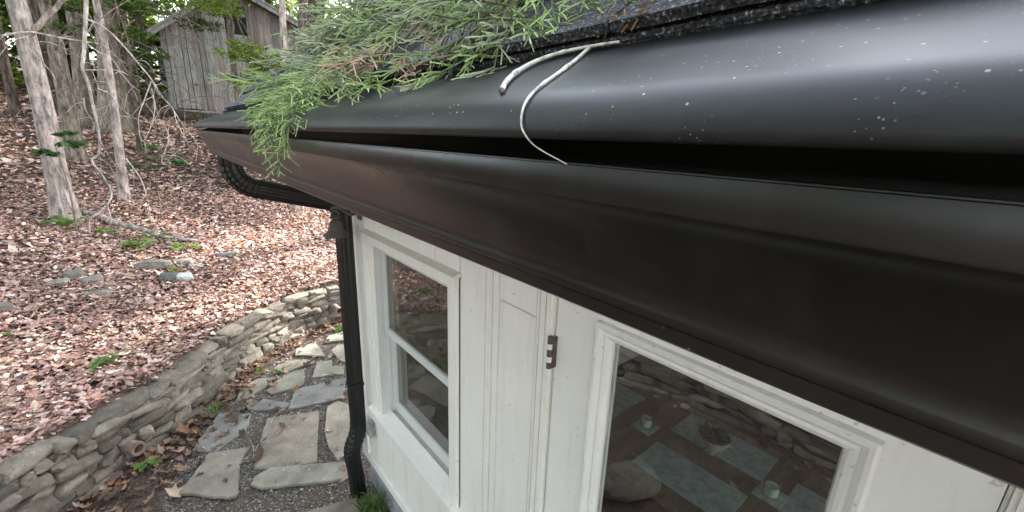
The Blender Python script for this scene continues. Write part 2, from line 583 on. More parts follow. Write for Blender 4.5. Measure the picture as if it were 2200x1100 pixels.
# core wall with its two openings
core = MB()
for (y0, y1, z0, z1) in [(2.245, 2.60, .27, 2.72), (1.43, 2.245, .27, .80), (1.43, 2.245, 1.915, 2.72), (.812, 1.43, .27, 2.72), (-.10, .812, 2.13, 2.72), (-4.0, -.10, .27, 2.72)]:
    core.box(.902, 1.02, y0, y1, z0, z1)
wall = core.build('wall', M['white'], house)
bx('foundation', M['found'], house, .908, 1.03, -4.0, 2.6, -.3, .268, .004)
# boards of the front wall
cb = bx('corner_board', M['white'], wall, .868, .90, 2.502, 2.622, .335, 2.62, .004)
ysplit = [2.50, 2.335, 2.14, 1.945, 1.75, 1.555, 1.36]
for a, b in zip(ysplit[:-1], ysplit[1:]):
    bx('board', M['white'], wall, .882, .90, b + .0022, a - .0022, 1.968, 2.62, .0025)
    bx('board', M['white'], wall, .882, .90, b + .0022, a - .0022, .338, .772, .0025)
bx('board', M['white'], wall, .882, .90, 2.362, 2.498, .775, 1.965, .002)
bx('board', M['white'], wall, .880, .90, 1.178, 1.353, .338, 2.62, .003)
bx('batten', M['white'], wall, .876, .90, 1.142, 1.175, .338, 2.62, .005)
bx('board', M['white'], wall, .881, .90, 1.101, 1.139, .338, 2.62, .003)
bx('panel', M['white'], wall, .881, .90, .904, 1.097, .338, 1.944, .002)
bx('board', M['white'], wall, .8795, .90, .904, 1.097, 1.948, 2.62, .002)
bx('skirt_board', M['white'], wall, .870, .901, .82, 2.62, .268, .334, .004)
# door casing strips
bx('casing_strip', M['white'], wall, .872, .90, .878, .900, .12, 2.2, .006)
bx('casing_strip', M['white'], wall, .864, .90, .846, .876, .12, 2.2, .004)
bx('casing_strip', M['white'], wall, .858, .905, .812, .844, .12, 2.2, .007)
bx('casing_strip', M['white'], wall, .858, .905, -.124, -.092, .12, 2.2, .007)
bx('casing_strip', M['white'], wall, .868, .90, -.158, -.126, .12, 2.2, .005)
bx('board', M['white'], wall, .8795, .90, -1.2, -.16, .338, 2.62, .003)
bx('board', M['white'], wall, .8795, .90, -.12, .84, 2.205, 2.62, .003)

bx('door_jamb', M['white'], wall, .874, .905, -.0918, -.0868, .12, 2.2, .001)
# window
win = bx('window', M['sash'], house, .885, .895, 2.228, 2.243, .80, 1.915, .001)
T_ = M['white']
bx('trim', T_, win, .862, .8815, 2.262, 2.36, .775, 1.905, .004)
bx('trim', T_, win, .870, .8815, 2.232, 2.261, .80, 1.905, .003)
bx('trim', T_, win, .862, .8815, 1.358, 1.412, .775, 1.905, .004)
bx('trim', T_, win, .870, .8815, 1.413, 1.437, .80, 1.905, .003)
bx('trim', T_, win, .862, .8815, 1.358, 2.36, 1.906, 1.958, .004)
dc = MB(); dc.extrude([(.846, 1.960), (.846, 1.966), (.882, 1.978), (.882, 1.960)], 1.346, 2.372); dc.build('drip_cap', M['white_dirty'], win, bevel=.002)
sl = MB(); sl.extrude([(.840, .772), (.840, .800), (.93, .826), (.93, .772)], 1.350, 2.368); sl.build('sill', M['white'], win, bevel=.003)
# jamb liners
jb = M['sash']
bx('jamb', jb, win, .8825, 1.0, 2.232, 2.244, .80, 1.914, .001)
bx('jamb', jb, win, .8825, 1.0, 1.431, 1.440, .80, 1.914, .001)
bx('jamb', jb, win, .8825, 1.0, 1.441, 2.231, 1.903, 1.914, .001)


def sash(name, x, y0, y1, z0, z1, st, rl_b, rl_t):
    fr = MB()
    fr.box(x, x + .03, y0, y0 + st, z0, z1); fr.box(x, x + .03, y1 - st, y1, z0, z1)
    fr.box(x, x + .03, y0 + st, y1 - st, z0, z0 + rl_b); fr.box(x, x + .03, y0 + st, y1 - st, z1 - rl_t, z1)
    s_ = fr.build(name, jb, win, bevel=.003)
    bx('pane', M['sashglass'], win, x + .012, x + .015, y0 + st - .004, y1 - st + .004, z0 + rl_b - .004, z1 - rl_t + .004, 0)


sash('upper_sash', .915, 1.444, 2.228, 1.360, 1.900, .045, .045, .04)
sash('lower_sash', .950, 1.444, 2.228, .835, 1.405, .055, .07, .045)
# door
door = MB()
DX0, DX1 = .872, .915
GY0, GY1, GZ0, GZ1 = .092, .606, .62, 1.990
door.box(DX0, DX1, -.085, GY0, .12, 2.118); door.box(DX0, DX1, GY1, .806, .12, 2.118)
door.box(DX0, DX1, GY0, GY1, .12, GZ0); door.box(DX0, DX1, GY0, GY1, GZ1, 2.118)
door = door.build('door', M['door'], house)


def mould(prof, name):
    """mitred moulding round the glass; prof = list of (outward offset from opening edge, x)"""
    b = MB()
    rings = []
    for (o, x) in prof:
        rings.append([(x, GY0 - o, GZ0 - o), (x, GY1 + o, GZ0 - o), (x, GY1 + o, GZ1 + o), (x, GY0 - o, GZ1 + o)])
    for r in rings: b.v.extend(r)
    for i in range(len(rings) - 1):
        for k in range(4):
            b.f.append((i * 4 + k, i * 4 + (k + 1) % 4, (i + 1) * 4 + (k + 1) % 4, (i + 1) * 4 + k))
    o = b.build(name, M['door'], door)
    return o


mould([(-.004, .892), (-.004, .876), (.004, .866), (.012, .8625), (.018, .866), (.021, .862), (.030, .8535), (.038, .852), (.043, .856), (.045, .8715)], 'moulding')
bx('glass_pane', M['glass'], door, .890, .894, GY0 - .003, GY1 + .003, GZ0 - .003, GZ1 + .003, 0)
# glazing bead, grey
gb = MB()
for (y0, y1, z0, z1) in [(GY1 - .008, GY1 - .004, GZ0, GZ1), (GY0 + .004, GY0 + .008, GZ0, GZ1)]:
    gb.box(.886, .8935, y0, y1, z0, z1)
gb.build('glazing_bead', M['plastic'], door)
# hinge
hg = MB()
hy, hx = .809, .851
for k in range(5):
    z0 = 1.818 + k * .0216
    hg.lathe([(0, z0), (.0085, z0 + .0008), (.0085, z0 + .0205), (0, z0 + .0213)], hx, hy, 12)
hinge = hg.build('hinge', M['hinge'], door, True, sharp=40)
for k in (1, 3):
    z0 = 1.818 + k * .0216
    kn = MB(); kn.lathe([(.0088, z0 + .001), (.0088, z0 + .02)], hx, hy, 12)
    kn.build('painted_knuckle', M['door'], door, True)
bx('hinge_leaf', M['hinge'], door, .853, .874, .798, .8035, 1.820, 1.924, .001)

# room
bx('floor', M['floorwood'], house, 1.03, 4.8, -3.95, 2.5, -.05, .05, 0)
bx('ceiling', M['interior'], house, 1.03, 4.8, -3.95, 2.5, 2.5, 2.53, 0)
bx('gable_lining', M['interior'], house, 1.03, 4.8, 2.47, 2.495, .05, 2.5, 0)
gw = MB(); gw.box(1.02, 4.9, 2.50, 2.60, -.3, 2.72); gw.build('gable_wall', M['white'], house)
gt = MB()
gt.v = [(.9, 2.52, 2.722), (5.1, 2.52, 2.722), (3.0, 2.52, 4.5), (.9, 2.60, 2.722), (5.1, 2.60, 2.722), (3.0, 2.60, 4.5)]
gt.f = [(0, 1, 2), (5, 4, 3), (0, 3, 4, 1), (1, 4, 5, 2), (2, 5, 3, 0)]
gt.build('gable_triangle', M['white'], house)
bw = MB(); bw.box(4.8, 4.9, -3.95, 2.5, -.3, 2.72); bw.build('back_wall', M['interior'], house)
ew = MB()  # end wall with an unseen opening, added to light the room
for (x0, x1, z0, z1) in [(1.02, 1.4, -.3, 2.72), (1.4, 4.5, -.3, .6), (1.4, 4.5, 2.3, 2.72), (4.5, 4.9, -.3, 2.72)]:
    ew.box(x0, x1, -4.05, -3.95, z0, z1)
ew.build('end_wall', M['interior'], house)

# eave: fascia and soffit
bx('fascia', M['white'], house, .360, .385, -4.0, 2.80, 2.345, 2.575, .002)
bx('soffit', M['white'], house, .386, .898, -4.0, 2.80, 2.45, 2.465, .001)

# roof
SL = .79
RX0, RZ0 = .331, 2.5903
ca = math.atan(SL)
roof = MB()
rx = 3.0; rz = RZ0 + SL * (rx - RX0)
roof.extrude([(RX0, RZ0 - .006), (rx, rz - .006), (rx + 2.68, RZ0 - .006), (rx + 2.68, RZ0 - .03), (rx, rz - .04), (RX0 + .03, RZ0 - .03)], -4.0, 2.80)
roof = roof.build('roof', M['shingle'], house)
rk = MB(); rk.extrude([(.40, 2.46), (.40, 2.60), (3.0, rz - .045), (3.0, rz - .20)], 2.78, 2.80); rk.build('rake_board', M['white_dirty'], house)


def roofpt(s, off):
    """s along the slope from the eave, off = height above deck"""
    return (RX0 + s * math.cos(ca) - off * math.sin(ca), RZ0 + s * math.sin(ca) + off * math.cos(ca))


sh_meshes = []
for k in range(5):
    b = MB()
    L, Wd = .175, .2975
    n = 6
    top, bot = [], []
    rr = random.Random(k)
    for i in range(n + 1):
        yy = -Wd / 2 + Wd * i / n
        e = rr.uniform(-.0025, .0025)
        lift = rr.uniform(0, .0025)
        top.append((yy, -.006 + e, .0125 + lift)); bot.append((yy, -.006 + e, .0030 + lift))
    v = []
    for (yy, s_, o_) in top: v.append((s_, yy, o_))
    for (yy, s_, o_) in bot: v.append((s_, yy, o_))
    for (yy, s_, o_) in top: v.append((L, yy, .0045))
    for (yy, s_, o_) in bot: v.append((L, yy, -.001))
    q = n + 1
    f = []
    for i in range(n):
        f.append((i, i + 1, 2 * q + i + 1, 2 * q + i))           # top
        f.append((q + i, q + i + 1, i + 1, i))                   # front edge
        f.append((3 * q + i, 3 * q + i + 1, q + i + 1, q + i))   # underside
    f.append((0, 2 * q, 3 * q, q)); f.append((n, q + n, 3 * q + n, 2 * q + n))
    b.add(v, f)
    sh_meshes.append(b.mesh('shingle', M['shingle']))
mat_roof = Matrix(((math.cos(ca), 0, -math.sin(ca)), (0, 1, 0), (math.sin(ca), 0, math.cos(ca))))
for c in range(9):
    s0 = c * .140
    off = (c % 2) * .15 + random.uniform(-.02, .02)
    ymin = -.7 if c < 3 else .2
    y = 2.815 - .15 + off - .15
    first = True
    while y > ymin:
        px, pz = roofpt(s0, .0015 + .003 * (c % 1))
        o = link('shingle', sh_meshes[random.randrange(5)], roof)
        mm = mat_roof.to_4x4()
        mm = mm @ Matrix.Rotation(random.uniform(-.004, .004), 4, 'Z') @ Matrix.Rotation(random.uniform(-.006, .012), 4, 'Y')
        mm.translation = Vector((px, y, pz)) - root_loc(roof)
        o.matrix_local = mm
        y -= .300
# starter course edge below the first shingles
st = MB()
px0, pz0 = roofpt(-.004, -.004); px1, pz1 = roofpt(.12, -.004)
st.extrude([(px0, pz0), (px0 - .002, pz0 + .004), (px1 - .002, pz1 + .005), (px1, pz1)], -3.9, 2.81)
st.build('starter_strip', M['shingle'], house)

# ------------------------------------------------------------------ gutter with its guard
GYA, GYB = -3.2, 2.825
gut = empty('gutter', (.30, 0, 2.37), 'dark bronze ogee gutter with a smooth solid cover along the eave', 'gutter')


def z(v): return 2.5 + v


outer = [(.2098, z(-.0152)), (.2078, z(-.0146)), (.2066, z(-.0152)), (.2062, z(-.0170)), (.2038, z(-.0338)), (.2044, z(-.0358)), (.2072, z(-.0374)), (.2122, z(-.0410)),
         (.2170, z(-.0455)), (.2215, z(-.0510)), (.2262, z(-.0580)), (.2305, z(-.0665)), (.2338, z(-.0750)), (.2366, z(-.0840)), (.2390, z(-.0925)), (.2403, z(-.0990)),
         (.2400, z(-.1030)), (.2391, z(-.1062)), (.2385, z(-.1095)), (.2393, z(-.1128)), (.2422, z(-.1146)), (.2450, z(-.1156)), (.2464, z(-.1172)), (.2468, z(-.1270)), (.2490, z(-.1290)), (.3520, z(-.1290)), (.3560, z(-.1260)), (.3580, z(.0350))]
inner = [(x + .0012, zz + (.0012 if 0 < i else 0)) for i, (x, zz) in enumerate(outer)]
inner[-1] = (.3566, z(.0350)); inner[-2] = (.3548, z(-.1245)); inner[-3] = (.3510, z(-.1275))
tr = MB(); tr.extrude(outer + inner[::-1], GYA, GYB)
trough = tr.build('trough', M['gutter'], gut, True, sharp=38)
gp = [(.352, z(.0905)), (.2180, z(.0335)), (.2120, z(.0306)), (.2065, z(.0268)), (.2020, z(.0224)), (.1984, z(.0172)), (.1960, z(.0118)), (.1948, z(.0062)), (.1954, z(.0026)), (.1966, z(.0008)), (.1990, z(.0002)), (.2050, z(.0006)), (.2180, z(.0020)), (.2400, z(.0060))]
gin = [(x + .0012, zz + (.0010 if i > 7 else -.0006)) for i, (x, zz) in enumerate(gp)]
gd = MB(); gd.extrude(gp + gin[::-1], GYA, GYB - .004)
guard = gd.build('guard', M['guard'], gut, True, sharp=50)
# end cap of trough and guard
ec = MB(); ec.v = [(x, GYB + .001, zz) for x, zz in outer]; ec.f = [tuple(range(len(outer)))]
n_ = len(outer); ec.v += [(x, GYB + .003, zz) for x, zz in outer]; ec.f.append(tuple(reversed(range(n_, 2 * n_))))
for i in range(n_): ec.f.append((i, (i + 1) % n_, n_ + (i + 1) % n_, n_ + i))
ec.build('end_cap', M['gutter'], gut)
gcap = MB(); gc = gp[:9] + [(.215, z(-.004)), (.352, z(.02))]
gcap.v = [(x, GYB - .003, zz) for x, zz in gc] + [(x, GYB - .0005, zz) for x, zz in gc]
k_ = len(gc); gcap.f = [tuple(range(k_)), tuple(reversed(range(k_, 2 * k_)))] + [(i, (i + 1) % k_, k_ + (i + 1) % k_, k_ + i) for i in range(k_)]
gcap.build('guard_end_cap', M['guard'], gut)
sc_ = MB(); sc_.lathe([(0, 0), (.003, .0), (.003, .0015), (0, .0025)], 0, 0, 8)

# ------------------------------------------------------------------ downspout
ds = empty('downspout', (.80, 2.545, 0), 'black ribbed metal downspout running down the white cabin corner', 'downspout')


def rect_prof(w, d, ribs):
    """rounded rectangle with shallow flutes: w along Y, d along the bend plane"""
    pts = []
    hw, hd = w / 2, d / 2
    side = [(-hd, -hw, hd, -hw), (hd, -hw, hd, hw), (hd, hw, -hd, hw), (-hd, hw, -hd, -hw)]
    for (a0, b0, a1, b1) in side:
        nrm = (b1 - b0, -(a1 - a0)); l = math.hypot(*nrm); nrm = (nrm[0] / l, nrm[1] / l)
        n = 12
        for i in range(n):
            t = (i + .5) / n
            f = -.0042 if (ribs and i in (2, 5, 6, 9)) else 0
            if i == 0 or i == n - 1: f = -.0025
            pts.append((a0 + (a1 - a0) * t + nrm[0] * f, b0 + (b1 - b0) * t + nrm[1] * f))
    return pts


def duct(name, path, w=.074, d=.098, crimp=None, scale=1.0):
    """path in the XZ plane at Y = 2.545"""
    prof = rect_prof(w * scale, d * scale, True)
    b = MB(); n = len(prof)
    P_ = [Vector((p[0], p[1])) for p in path]
    for i, p in enumerate(P_):
        t = (P_[min(i + 1, len(P_) - 1)] - P_[max(i - 1, 0)]).normalized()
        nrm = Vector((t.y, -t.x))
        k = 1.0
        if crimp and i in crimp: k = .93
        for (a, c) in prof:
            q = p + nrm * a * k
            b.v.append((q.x, 2.545 + c * k, q.y))
    for i in range(len(P_) - 1):
        for j in range(n):
            b.f.append((i * n + j, i * n + (j + 1) % n, (i + 1) * n + (j + 1) % n, (i + 1) * n + j))
    b.f.append(tuple(range(n))); b.f.append(tuple((len(P_) - 1) * n + j for j in reversed(range(n))))
    return b.build(name, M['downspout'], ds, True, sharp=28)


def bend(p0, p1, p2, n=9):
    p0, p1, p2 = Vector(p0), Vector(p1), Vector(p2)
    return [tuple(p0 * (1 - t) ** 2 + p1 * 2 * t * (1 - t) + p2 * t * t) for t in [i / n for i in range(n + 1)]]


def bendc(p0, p1, p2, n=8):
    """bend with crimp rings doubled"""
    pts = []; cr = []
    for i in range(n * 3 + 1):
        t = i / (n * 3)
        p = Vector(p0) * (1 - t) ** 2 + Vector(p1) * 2 * t * (1 - t) + Vector(p2) * t * t
        if i % 3 == 1: cr.append(len(pts))
        pts.append(tuple(p))
    return pts, cr


p_, c_ = bendc((.300, 2.330), (.305, 2.215), (.43, 2.195))
duct('upper_elbow', [(.300, 2.372)] + p_, crimp=[i + 1 for i in c_])
duct('offset_pipe', [(.428, 2.1955), (.60, 2.150), (.745, 2.113)], scale=.965)
p_, c_ = bendc((.735, 2.116), (.830, 2.09), (.830, 1.99))
duct('wall_elbow', p_, crimp=c_)
duct('pipe', [(.829, 2.0), (.829, 1.5), (.829, 1.0), (.829, .60)], scale=.97)
p_, c_ = bendc((.829, .615), (.829, .52), (.795, .455), 4)
q_, e_ = bendc((.790, .445), (.762, .39), (.772, .30), 5)
duct('foot_elbow', p_ + q_, crimp=c_ + [len(p_) + i for i in e_])
duct('foot_pipe', [(.772, .305), (.785, .18), (.792, .012)], scale=.965)
bx('strap', M['downspout'], ds, .776, .880, 2.503, 2.587, .88, .905, .002)

# ------------------------------------------------------------------ bell
bell = empty('dinner_bell', (.87, 2.44, 2.03), 'small brown cast iron bell on a scrolled bracket at the cabin corner', 'bell')
b = MB()
bcx, bcy = .738, 2.40
b.lathe([(.0, 2.035), (.012, 2.034), (.026, 2.026), (.034, 2.012), (.037, 1.995), (.041, 1.978), (.050, 1.963), (.062, 1.952), (.069, 1.946), (.069, 1.940), (.063, 1.941), (.045, 1.955), (.035, 1.975), (.030, 2.0), (0, 2.02)], bcx, bcy, 28)
b.build('bell_body', M['iron'], bell, True, sharp=60)
b = MB(); b.lathe([(0, 2.034), (.020, 2.036), (.034, 2.044), (.026, 2.050), (.012, 2.054), (0, 2.056)], bcx, bcy, 20); b.build('crown', M['iron'], bell, True)
b = MB(); b.tube([(bcx - .018, bcy, 2.046), (bcx - .020, bcy, 2.066), (bcx - .010, bcy, 2.08), (bcx + .008, bcy, 2.082), (bcx + .018, bcy, 2.068), (bcx + .018, bcy, 2.046)], .005, 8); b.build('yoke', M['iron'], bell, True)
b = MB(); b.tube([(bcx - .022, bcy, 2.088), (bcx - .008, bcy, 2.100), (bcx + .02, bcy, 2.099), (bcx + .045, bcy, 2.082), (bcx + .07, bcy, 2.058), (bcx + .095, bcy, 2.054), (bcx + .13, bcy, 2.062)], [.006, .008, .010, .010, .010, .011, .012], 10); b.build('bracket', M['iron'], bell, True)
b = MB(); b.box(.866, .883, 2.375, 2.425, 2.018, 2.088); b.build('mounting_plate', M['iron'], bell, bevel=.005)
b = MB(); b.tube([(bcx, bcy, 2.02), (bcx, bcy, 1.955), (bcx, bcy, 1.945)], [.003, .004, .011], 8); b.build('clapper', M['iron'], bell, True)

# ------------------------------------------------------------------ outlet cover on the wall
oc = empty('outlet_cover', (.88, 2.43, .60), 'small grey plastic weather cover low on the white wall beside the downspout', 'outlet cover')
b = MB(); b.box(.852, .8815, 2.368, 2.442, .555, .665); b.build('box', M['plastic'], oc, bevel=.012)
b = MB(); b.box(.842, .853, 2.364, 2.446, .550, .655); b.build('flap', M['plastic'], oc, bevel=.008)

# ------------------------------------------------------------------ stones
def blob_mesh(name, mat, sx, sy, sz, seed, cuts=2, jag=.18, round_=.35, smooth=True):
    """angular field stone: subdivided box pushed toward a superellipsoid and broken by noise"""
    bm = bmesh.new()
    bmesh.ops.create_cube(bm, size=2.0)
    bmesh.ops.subdivide_edges(bm, edges=bm.edges[:], cuts=cuts, use_grid_fill=True)
    off = Vector((seed * 3.1, seed * 1.7, seed * 2.3))
    for v in bm.verts:
        p = v.co.copy()
        l = (abs(p.x) ** 5 + abs(p.y) ** 5 + abs(p.z) ** 5) ** (1 / 5)
        s = p / l
        q = p.lerp(s, .9).lerp(p.normalized() * 1.1, round_ * .6)
        nz = noise.noise_vector(q * .9 + off) * jag + noise.noise_vector(q * 2.3 + off) * jag * .45
        q += nz
        v.co = Vector((q.x * sx, q.y * sy, q.z * sz))
    me_ = bpy.data.meshes.new(name)
    bm.to_mesh(me_); bm.free()
    me_.materials.append(mat)
    if smooth:
        me_.polygons.foreach_set('use_smooth', [True] * len(me_.polygons))
        me_.set_sharp_from_angle(angle=R(32))
    return me_


stone_meshes = [blob_mesh('stone', M['stone'], .5, .5, .5, k + 1, 3, .31, .22) for k in range(14)]
rw = empty('retaining_wall', (0, 4.2, 0), 'low curved dry stacked fieldstone retaining wall holding back the leafy slope', 'stone wall')

# fine polyline of the wall's face
pl = []
dense = [(-2.15, -1.0), (-2.08, 0.6), (-2.0, 1.7), (-1.72, 2.35), (-1.25, 3.0), (-.72, 3.6), (-.49, 3.83), (0, 4.29), (.3, 4.72), (.62, 5.08), (1.1, 5.42), (1.61, 5.61), (2.6, 5.75)]
for a, b_ in zip(dense[:-1], dense[1:]):
    l = math.hypot(b_[0] - a[0], b_[1] - a[1]); n = max(2, int(l / .05))
    for i in range(n):
        t = i / n
        pl.append(Vector((a[0] + (b_[0] - a[0]) * t, a[1] + (b_[1] - a[1]) * t)))
pl.append(Vector(dense[-1]))
# smooth
for _ in range(4):
    pl = [pl[0]] + [(pl[i - 1] + pl[i] * 2 + pl[i + 1]) / 4 for i in range(1, len(pl) - 1)] + [pl[-1]]
cum = [0.0]
for i in range(1, len(pl)): cum.append(cum[-1] + (pl[i] - pl[i - 1]).length)
TOT = cum[-1]


def along(s):
    s = max(0, min(TOT, s))
    i = max(0, min(len(pl) - 2, int(np.searchsorted(cum, s)) - 1))
    t = (s - cum[i]) / max(1e-6, cum[i + 1] - cum[i])
    return pl[i].lerp(pl[i + 1], t), (pl[i + 1] - pl[i]).normalized()


cm = MB()
ring = []
for i in range(0, len(pl), 2):
    t = along(cum[i])[1]
    nrm = Vector((-t.y, t.x))            # towards the hill
    a = pl[i] + nrm * .075; c = pl[i] + nrm * .34
    ring.append([(a.x, a.y, -.05), (a.x, a.y, .40), (c.x, c.y, .41), (c.x, c.y, -.05)])
for r in ring: cm.v.extend(r)
for i in range(len(ring) - 1):
    for k in range(3):
        cm.f.append((i * 4 + k, i * 4 + k + 1, (i + 1) * 4 + k + 1, (i + 1) * 4 + k))
cm.build('packed_earth', M['soil'], rw)

S_END = next(c for c, q in zip(cum, pl) if q.x > 1.95)
rs = random.Random(5)
zc = -.02
courses = [.080, .066, .074, .062, .070, .060, .064]
n_st = 0
for ci, ch in enumerate(courses):
    s = rs.uniform(0, .2) + .4
    top = ci == len(courses) - 1
    while s < S_END:
        near = s > 3.3
        L = rs.choice((rs.uniform(.09, .17), rs.uniform(.15, .28), rs.uniform(.25, .42))) * (1.0 if near else 1.5)
        if rs.random() < .14: L *= .55
        hgt = ch * rs.uniform(.92, 1.25)
        dep = rs.uniform(.17, .23) if not top else rs.uniform(.18, .32)
        if rs.random() < .14 and not top and ci < 7: hgt *= 1.8
        p, t = along(s + L / 2)
        nrm = Vector((-t.y, t.x))
        batter = .012 * ci
        cpos = p + nrm * (dep / 2 - .01 + batter + rs.uniform(-.022, .022))
        o = link('stone', stone_meshes[rs.randrange(14)], rw)
        ang = math.atan2(t.y, t.x)
        wob = .018 * math.sin(s * 2.1 + ci * .8) + (rs.uniform(-.022, .012) if top else 0)
        mm = Matrix.Translation(Vector((cpos.x, cpos.y, zc + ch / 2 + wob)) - rw.location) @ Matrix.Rotation(ang + rs.uniform(-.09, .09), 4, 'Z') @ Matrix.Rotation(rs.uniform(-.16, .16), 4, 'Y') @ Matrix.Rotation(rs.uniform(-.2, .2) + (math.pi if rs.random() < .5 else 0), 4, 'X')
        o.matrix_local = mm @ Matrix.Diagonal((L * 1.13, dep, hgt * 1.20, 1))
        n_st += 1
        s += L * .985
    zc += ch * .985

# one stone is blotched with pale green lichen
M['lichen_stone'] = stone_mat('lichen_stone', (.22, .27, .22), (.36, .44, .37), 9, .05)
lst = sorted((o for o in rw.children if o.name.startswith('stone')), key=lambda o: (o.matrix_local.translation + rw.location - Vector((-.12, 4.27, .30))).length)
for ls in lst[:2]:
    ls.data = ls.data.copy(); ls.data.materials[0] = M['lichen_stone']
    ls['label'] = 'stone blotched with pale green lichen'

# clay drain pipes through the wall
def clay_pipe(loc, ang, label):
    b = MB()
    L = .16
    c, s = math.cos(ang), math.sin(ang)
    prof = [(.030, -.10), (.046, -.10), (.046, .05), (.052, .052), (.052, .075), (.036, .075), (.034, -.09)]
    n = 20
    for (r, a) in prof:
        for k in range(n):
            th = 2 * math.pi * k / n
            u, w = r * math.cos(th), r * math.sin(th)
            b.v.append((loc[0] + c * a - s * u, loc[1] + s * a + c * u, loc[2] + w - a * .12))
    for i in range(len(prof) - 1):
        for k in range(n):
            b.f.append((i * n + k, i * n + (k + 1) % n, (i + 1) * n + (k + 1) % n, (i + 1) * n + k))
    o = b.build('drain_pipe', M['clay'], None, True, sharp=40)
    tag(o, label, 'drain pipe', 'clay pipes through the stone wall')


clay_pipe((-.445, 3.895, .14), R(-48), 'round clay drain pipe poking out of the near stretch of stone wall')
clay_pipe((1.63, 5.54, .20), R(-82), 'round clay drain pipe in the stone wall just left of the downspout')

# ------------------------------------------------------------------ patio: gravel bed and flagstones
bed = MB()
bed_p = [(1.9, 5.35), (1.3, 5.2), (.75, 4.9), (.42, 4.5), (.15, 4.1), (-.2, 3.55), (-.35, 3.1), (-.3, 1.0), (-.3, -3.9), (.9, -3.9), (.9, 2.6), (1.9, 2.9)]
bed.v = [(x, y, .004) for x, y in bed_p]; bed.f = [tuple(reversed(range(len(bed_p))))]
mt, nt, p = new_mat('gravel_bed')
v = obj_coord(nt)
vo = N(nt, 'ShaderNodeTexVoronoi'); vo.inputs['Scale'].default_value = 75; nt.links.new(v, vo.inputs['Vector'])
sepc = N(nt, 'ShaderNodeSeparateColor'); nt.links.new(vo.outputs['Color'], sepc.inputs[0])
colr = ramp(nt, sepc.outputs[0], [(0, (.06, .05, .042)), (.5, (.15, .125, .105)), (.85, (.25, .215, .185)), (1, (.42, .38, .33))])
big = ramp(nt, noise_n(nt, v, 1.6, 4), [(.45, (0, 0, 0)), (.6, (1, 1, 1))])
colr = mixc(nt, big, colr, mixc(nt, .55, colr, (.15, .10, .07)))
edge = ramp(nt, vo.outputs['Distance'], [(.2, (1, 1, 1)), (.6, (.35, .35, .35))])
nt.links.new(mixc(nt, 1.0, colr, edge, 'MULTIPLY'), p.inputs['Base Color'])
p.inputs['Roughness'].default_value = .95
bump(nt, p, edge, .8, .01)
M['bed'] = mt
path = bed.build('path', M['bed'])
tag(path, kind='structure')

FLAGS = [
[(0.011, 3.621), (0.262, 3.506), (0.17, 3.347), (0.111, 3.032), (0.066, 3.04), (-0.189, 3.293), (-0.109, 3.405), (-0.055, 3.504)],
[(0.349, 3.993), (0.14, 4.183), (0.016, 3.955), (-0.086, 3.748), (0.054, 3.631), (0.158, 3.709), (0.277, 3.776)],
[(0.46, 3.828), (0.831, 3.659), (0.635, 3.038), (0.373, 3.147), (0.27, 3.253), (0.311, 3.425)],
[(0.357, 3.153), (0.811, 2.895), (0.766, 2.727), (0.604, 2.801), (0.274, 2.981), (0.217, 3.063), (0.254, 3.124)],
[(0.921, 3.661), (1.028, 3.703), (1.083, 3.587), (0.993, 3.208), (0.858, 3.005), (0.783, 2.958), (0.773, 3.144), (0.805, 3.352)],
[(0.77, 4.159), (1.223, 4.078), (1.076, 3.742), (0.644, 3.862)],
[(0.964, 4.301), (1.089, 4.561), (1.228, 4.527), (1.185, 4.39), (1.297, 4.34), (1.232, 4.181)],
[(0.931, 4.513), (0.747, 4.524), (0.544, 4.301), (0.569, 4.228), (0.791, 4.198), (0.859, 4.232)],
[(0.648, 4.507), (0.5, 4.587), (0.376, 4.509), (0.283, 4.3), (0.363, 4.28), (0.529, 4.367)],
[(0.335, 4.163), (0.491, 4.158), (0.665, 3.952), (0.591, 3.912), (0.43, 3.996), (0.351, 4.069)],
[(0.686, 4.695), (0.787, 4.819), (0.996, 4.712), (1.066, 4.578), (0.913, 4.591), (0.753, 4.55)],
[(0.944, 4.878), (0.994, 5.027), (1.205, 5.071), (1.198, 4.655)],
[(1.303, 4.763), (1.403, 4.846), (1.596, 4.786), (1.425, 4.245), (1.307, 4.469)],
[(1.302, 5.0), (1.392, 5.145), (1.675, 5.181), (1.607, 4.902)],
[(-.35, 2.55), (.2, 2.75), (.3, 2.35), (.05, 2.15), (-.3, 2.25)],
[(.38, 2.60), (.75, 2.50), (.72, 2.05), (.4, 2.1)],
]
M['flag_tan'] = stone_mat('flagstone_tan', (.22, .205, .165), (.17, .19, .11), 4, .12)
M['flag_slate'] = stone_mat('flagstone_slate', (.165, .157, .143), (.18, .17, .14), 4, .15)
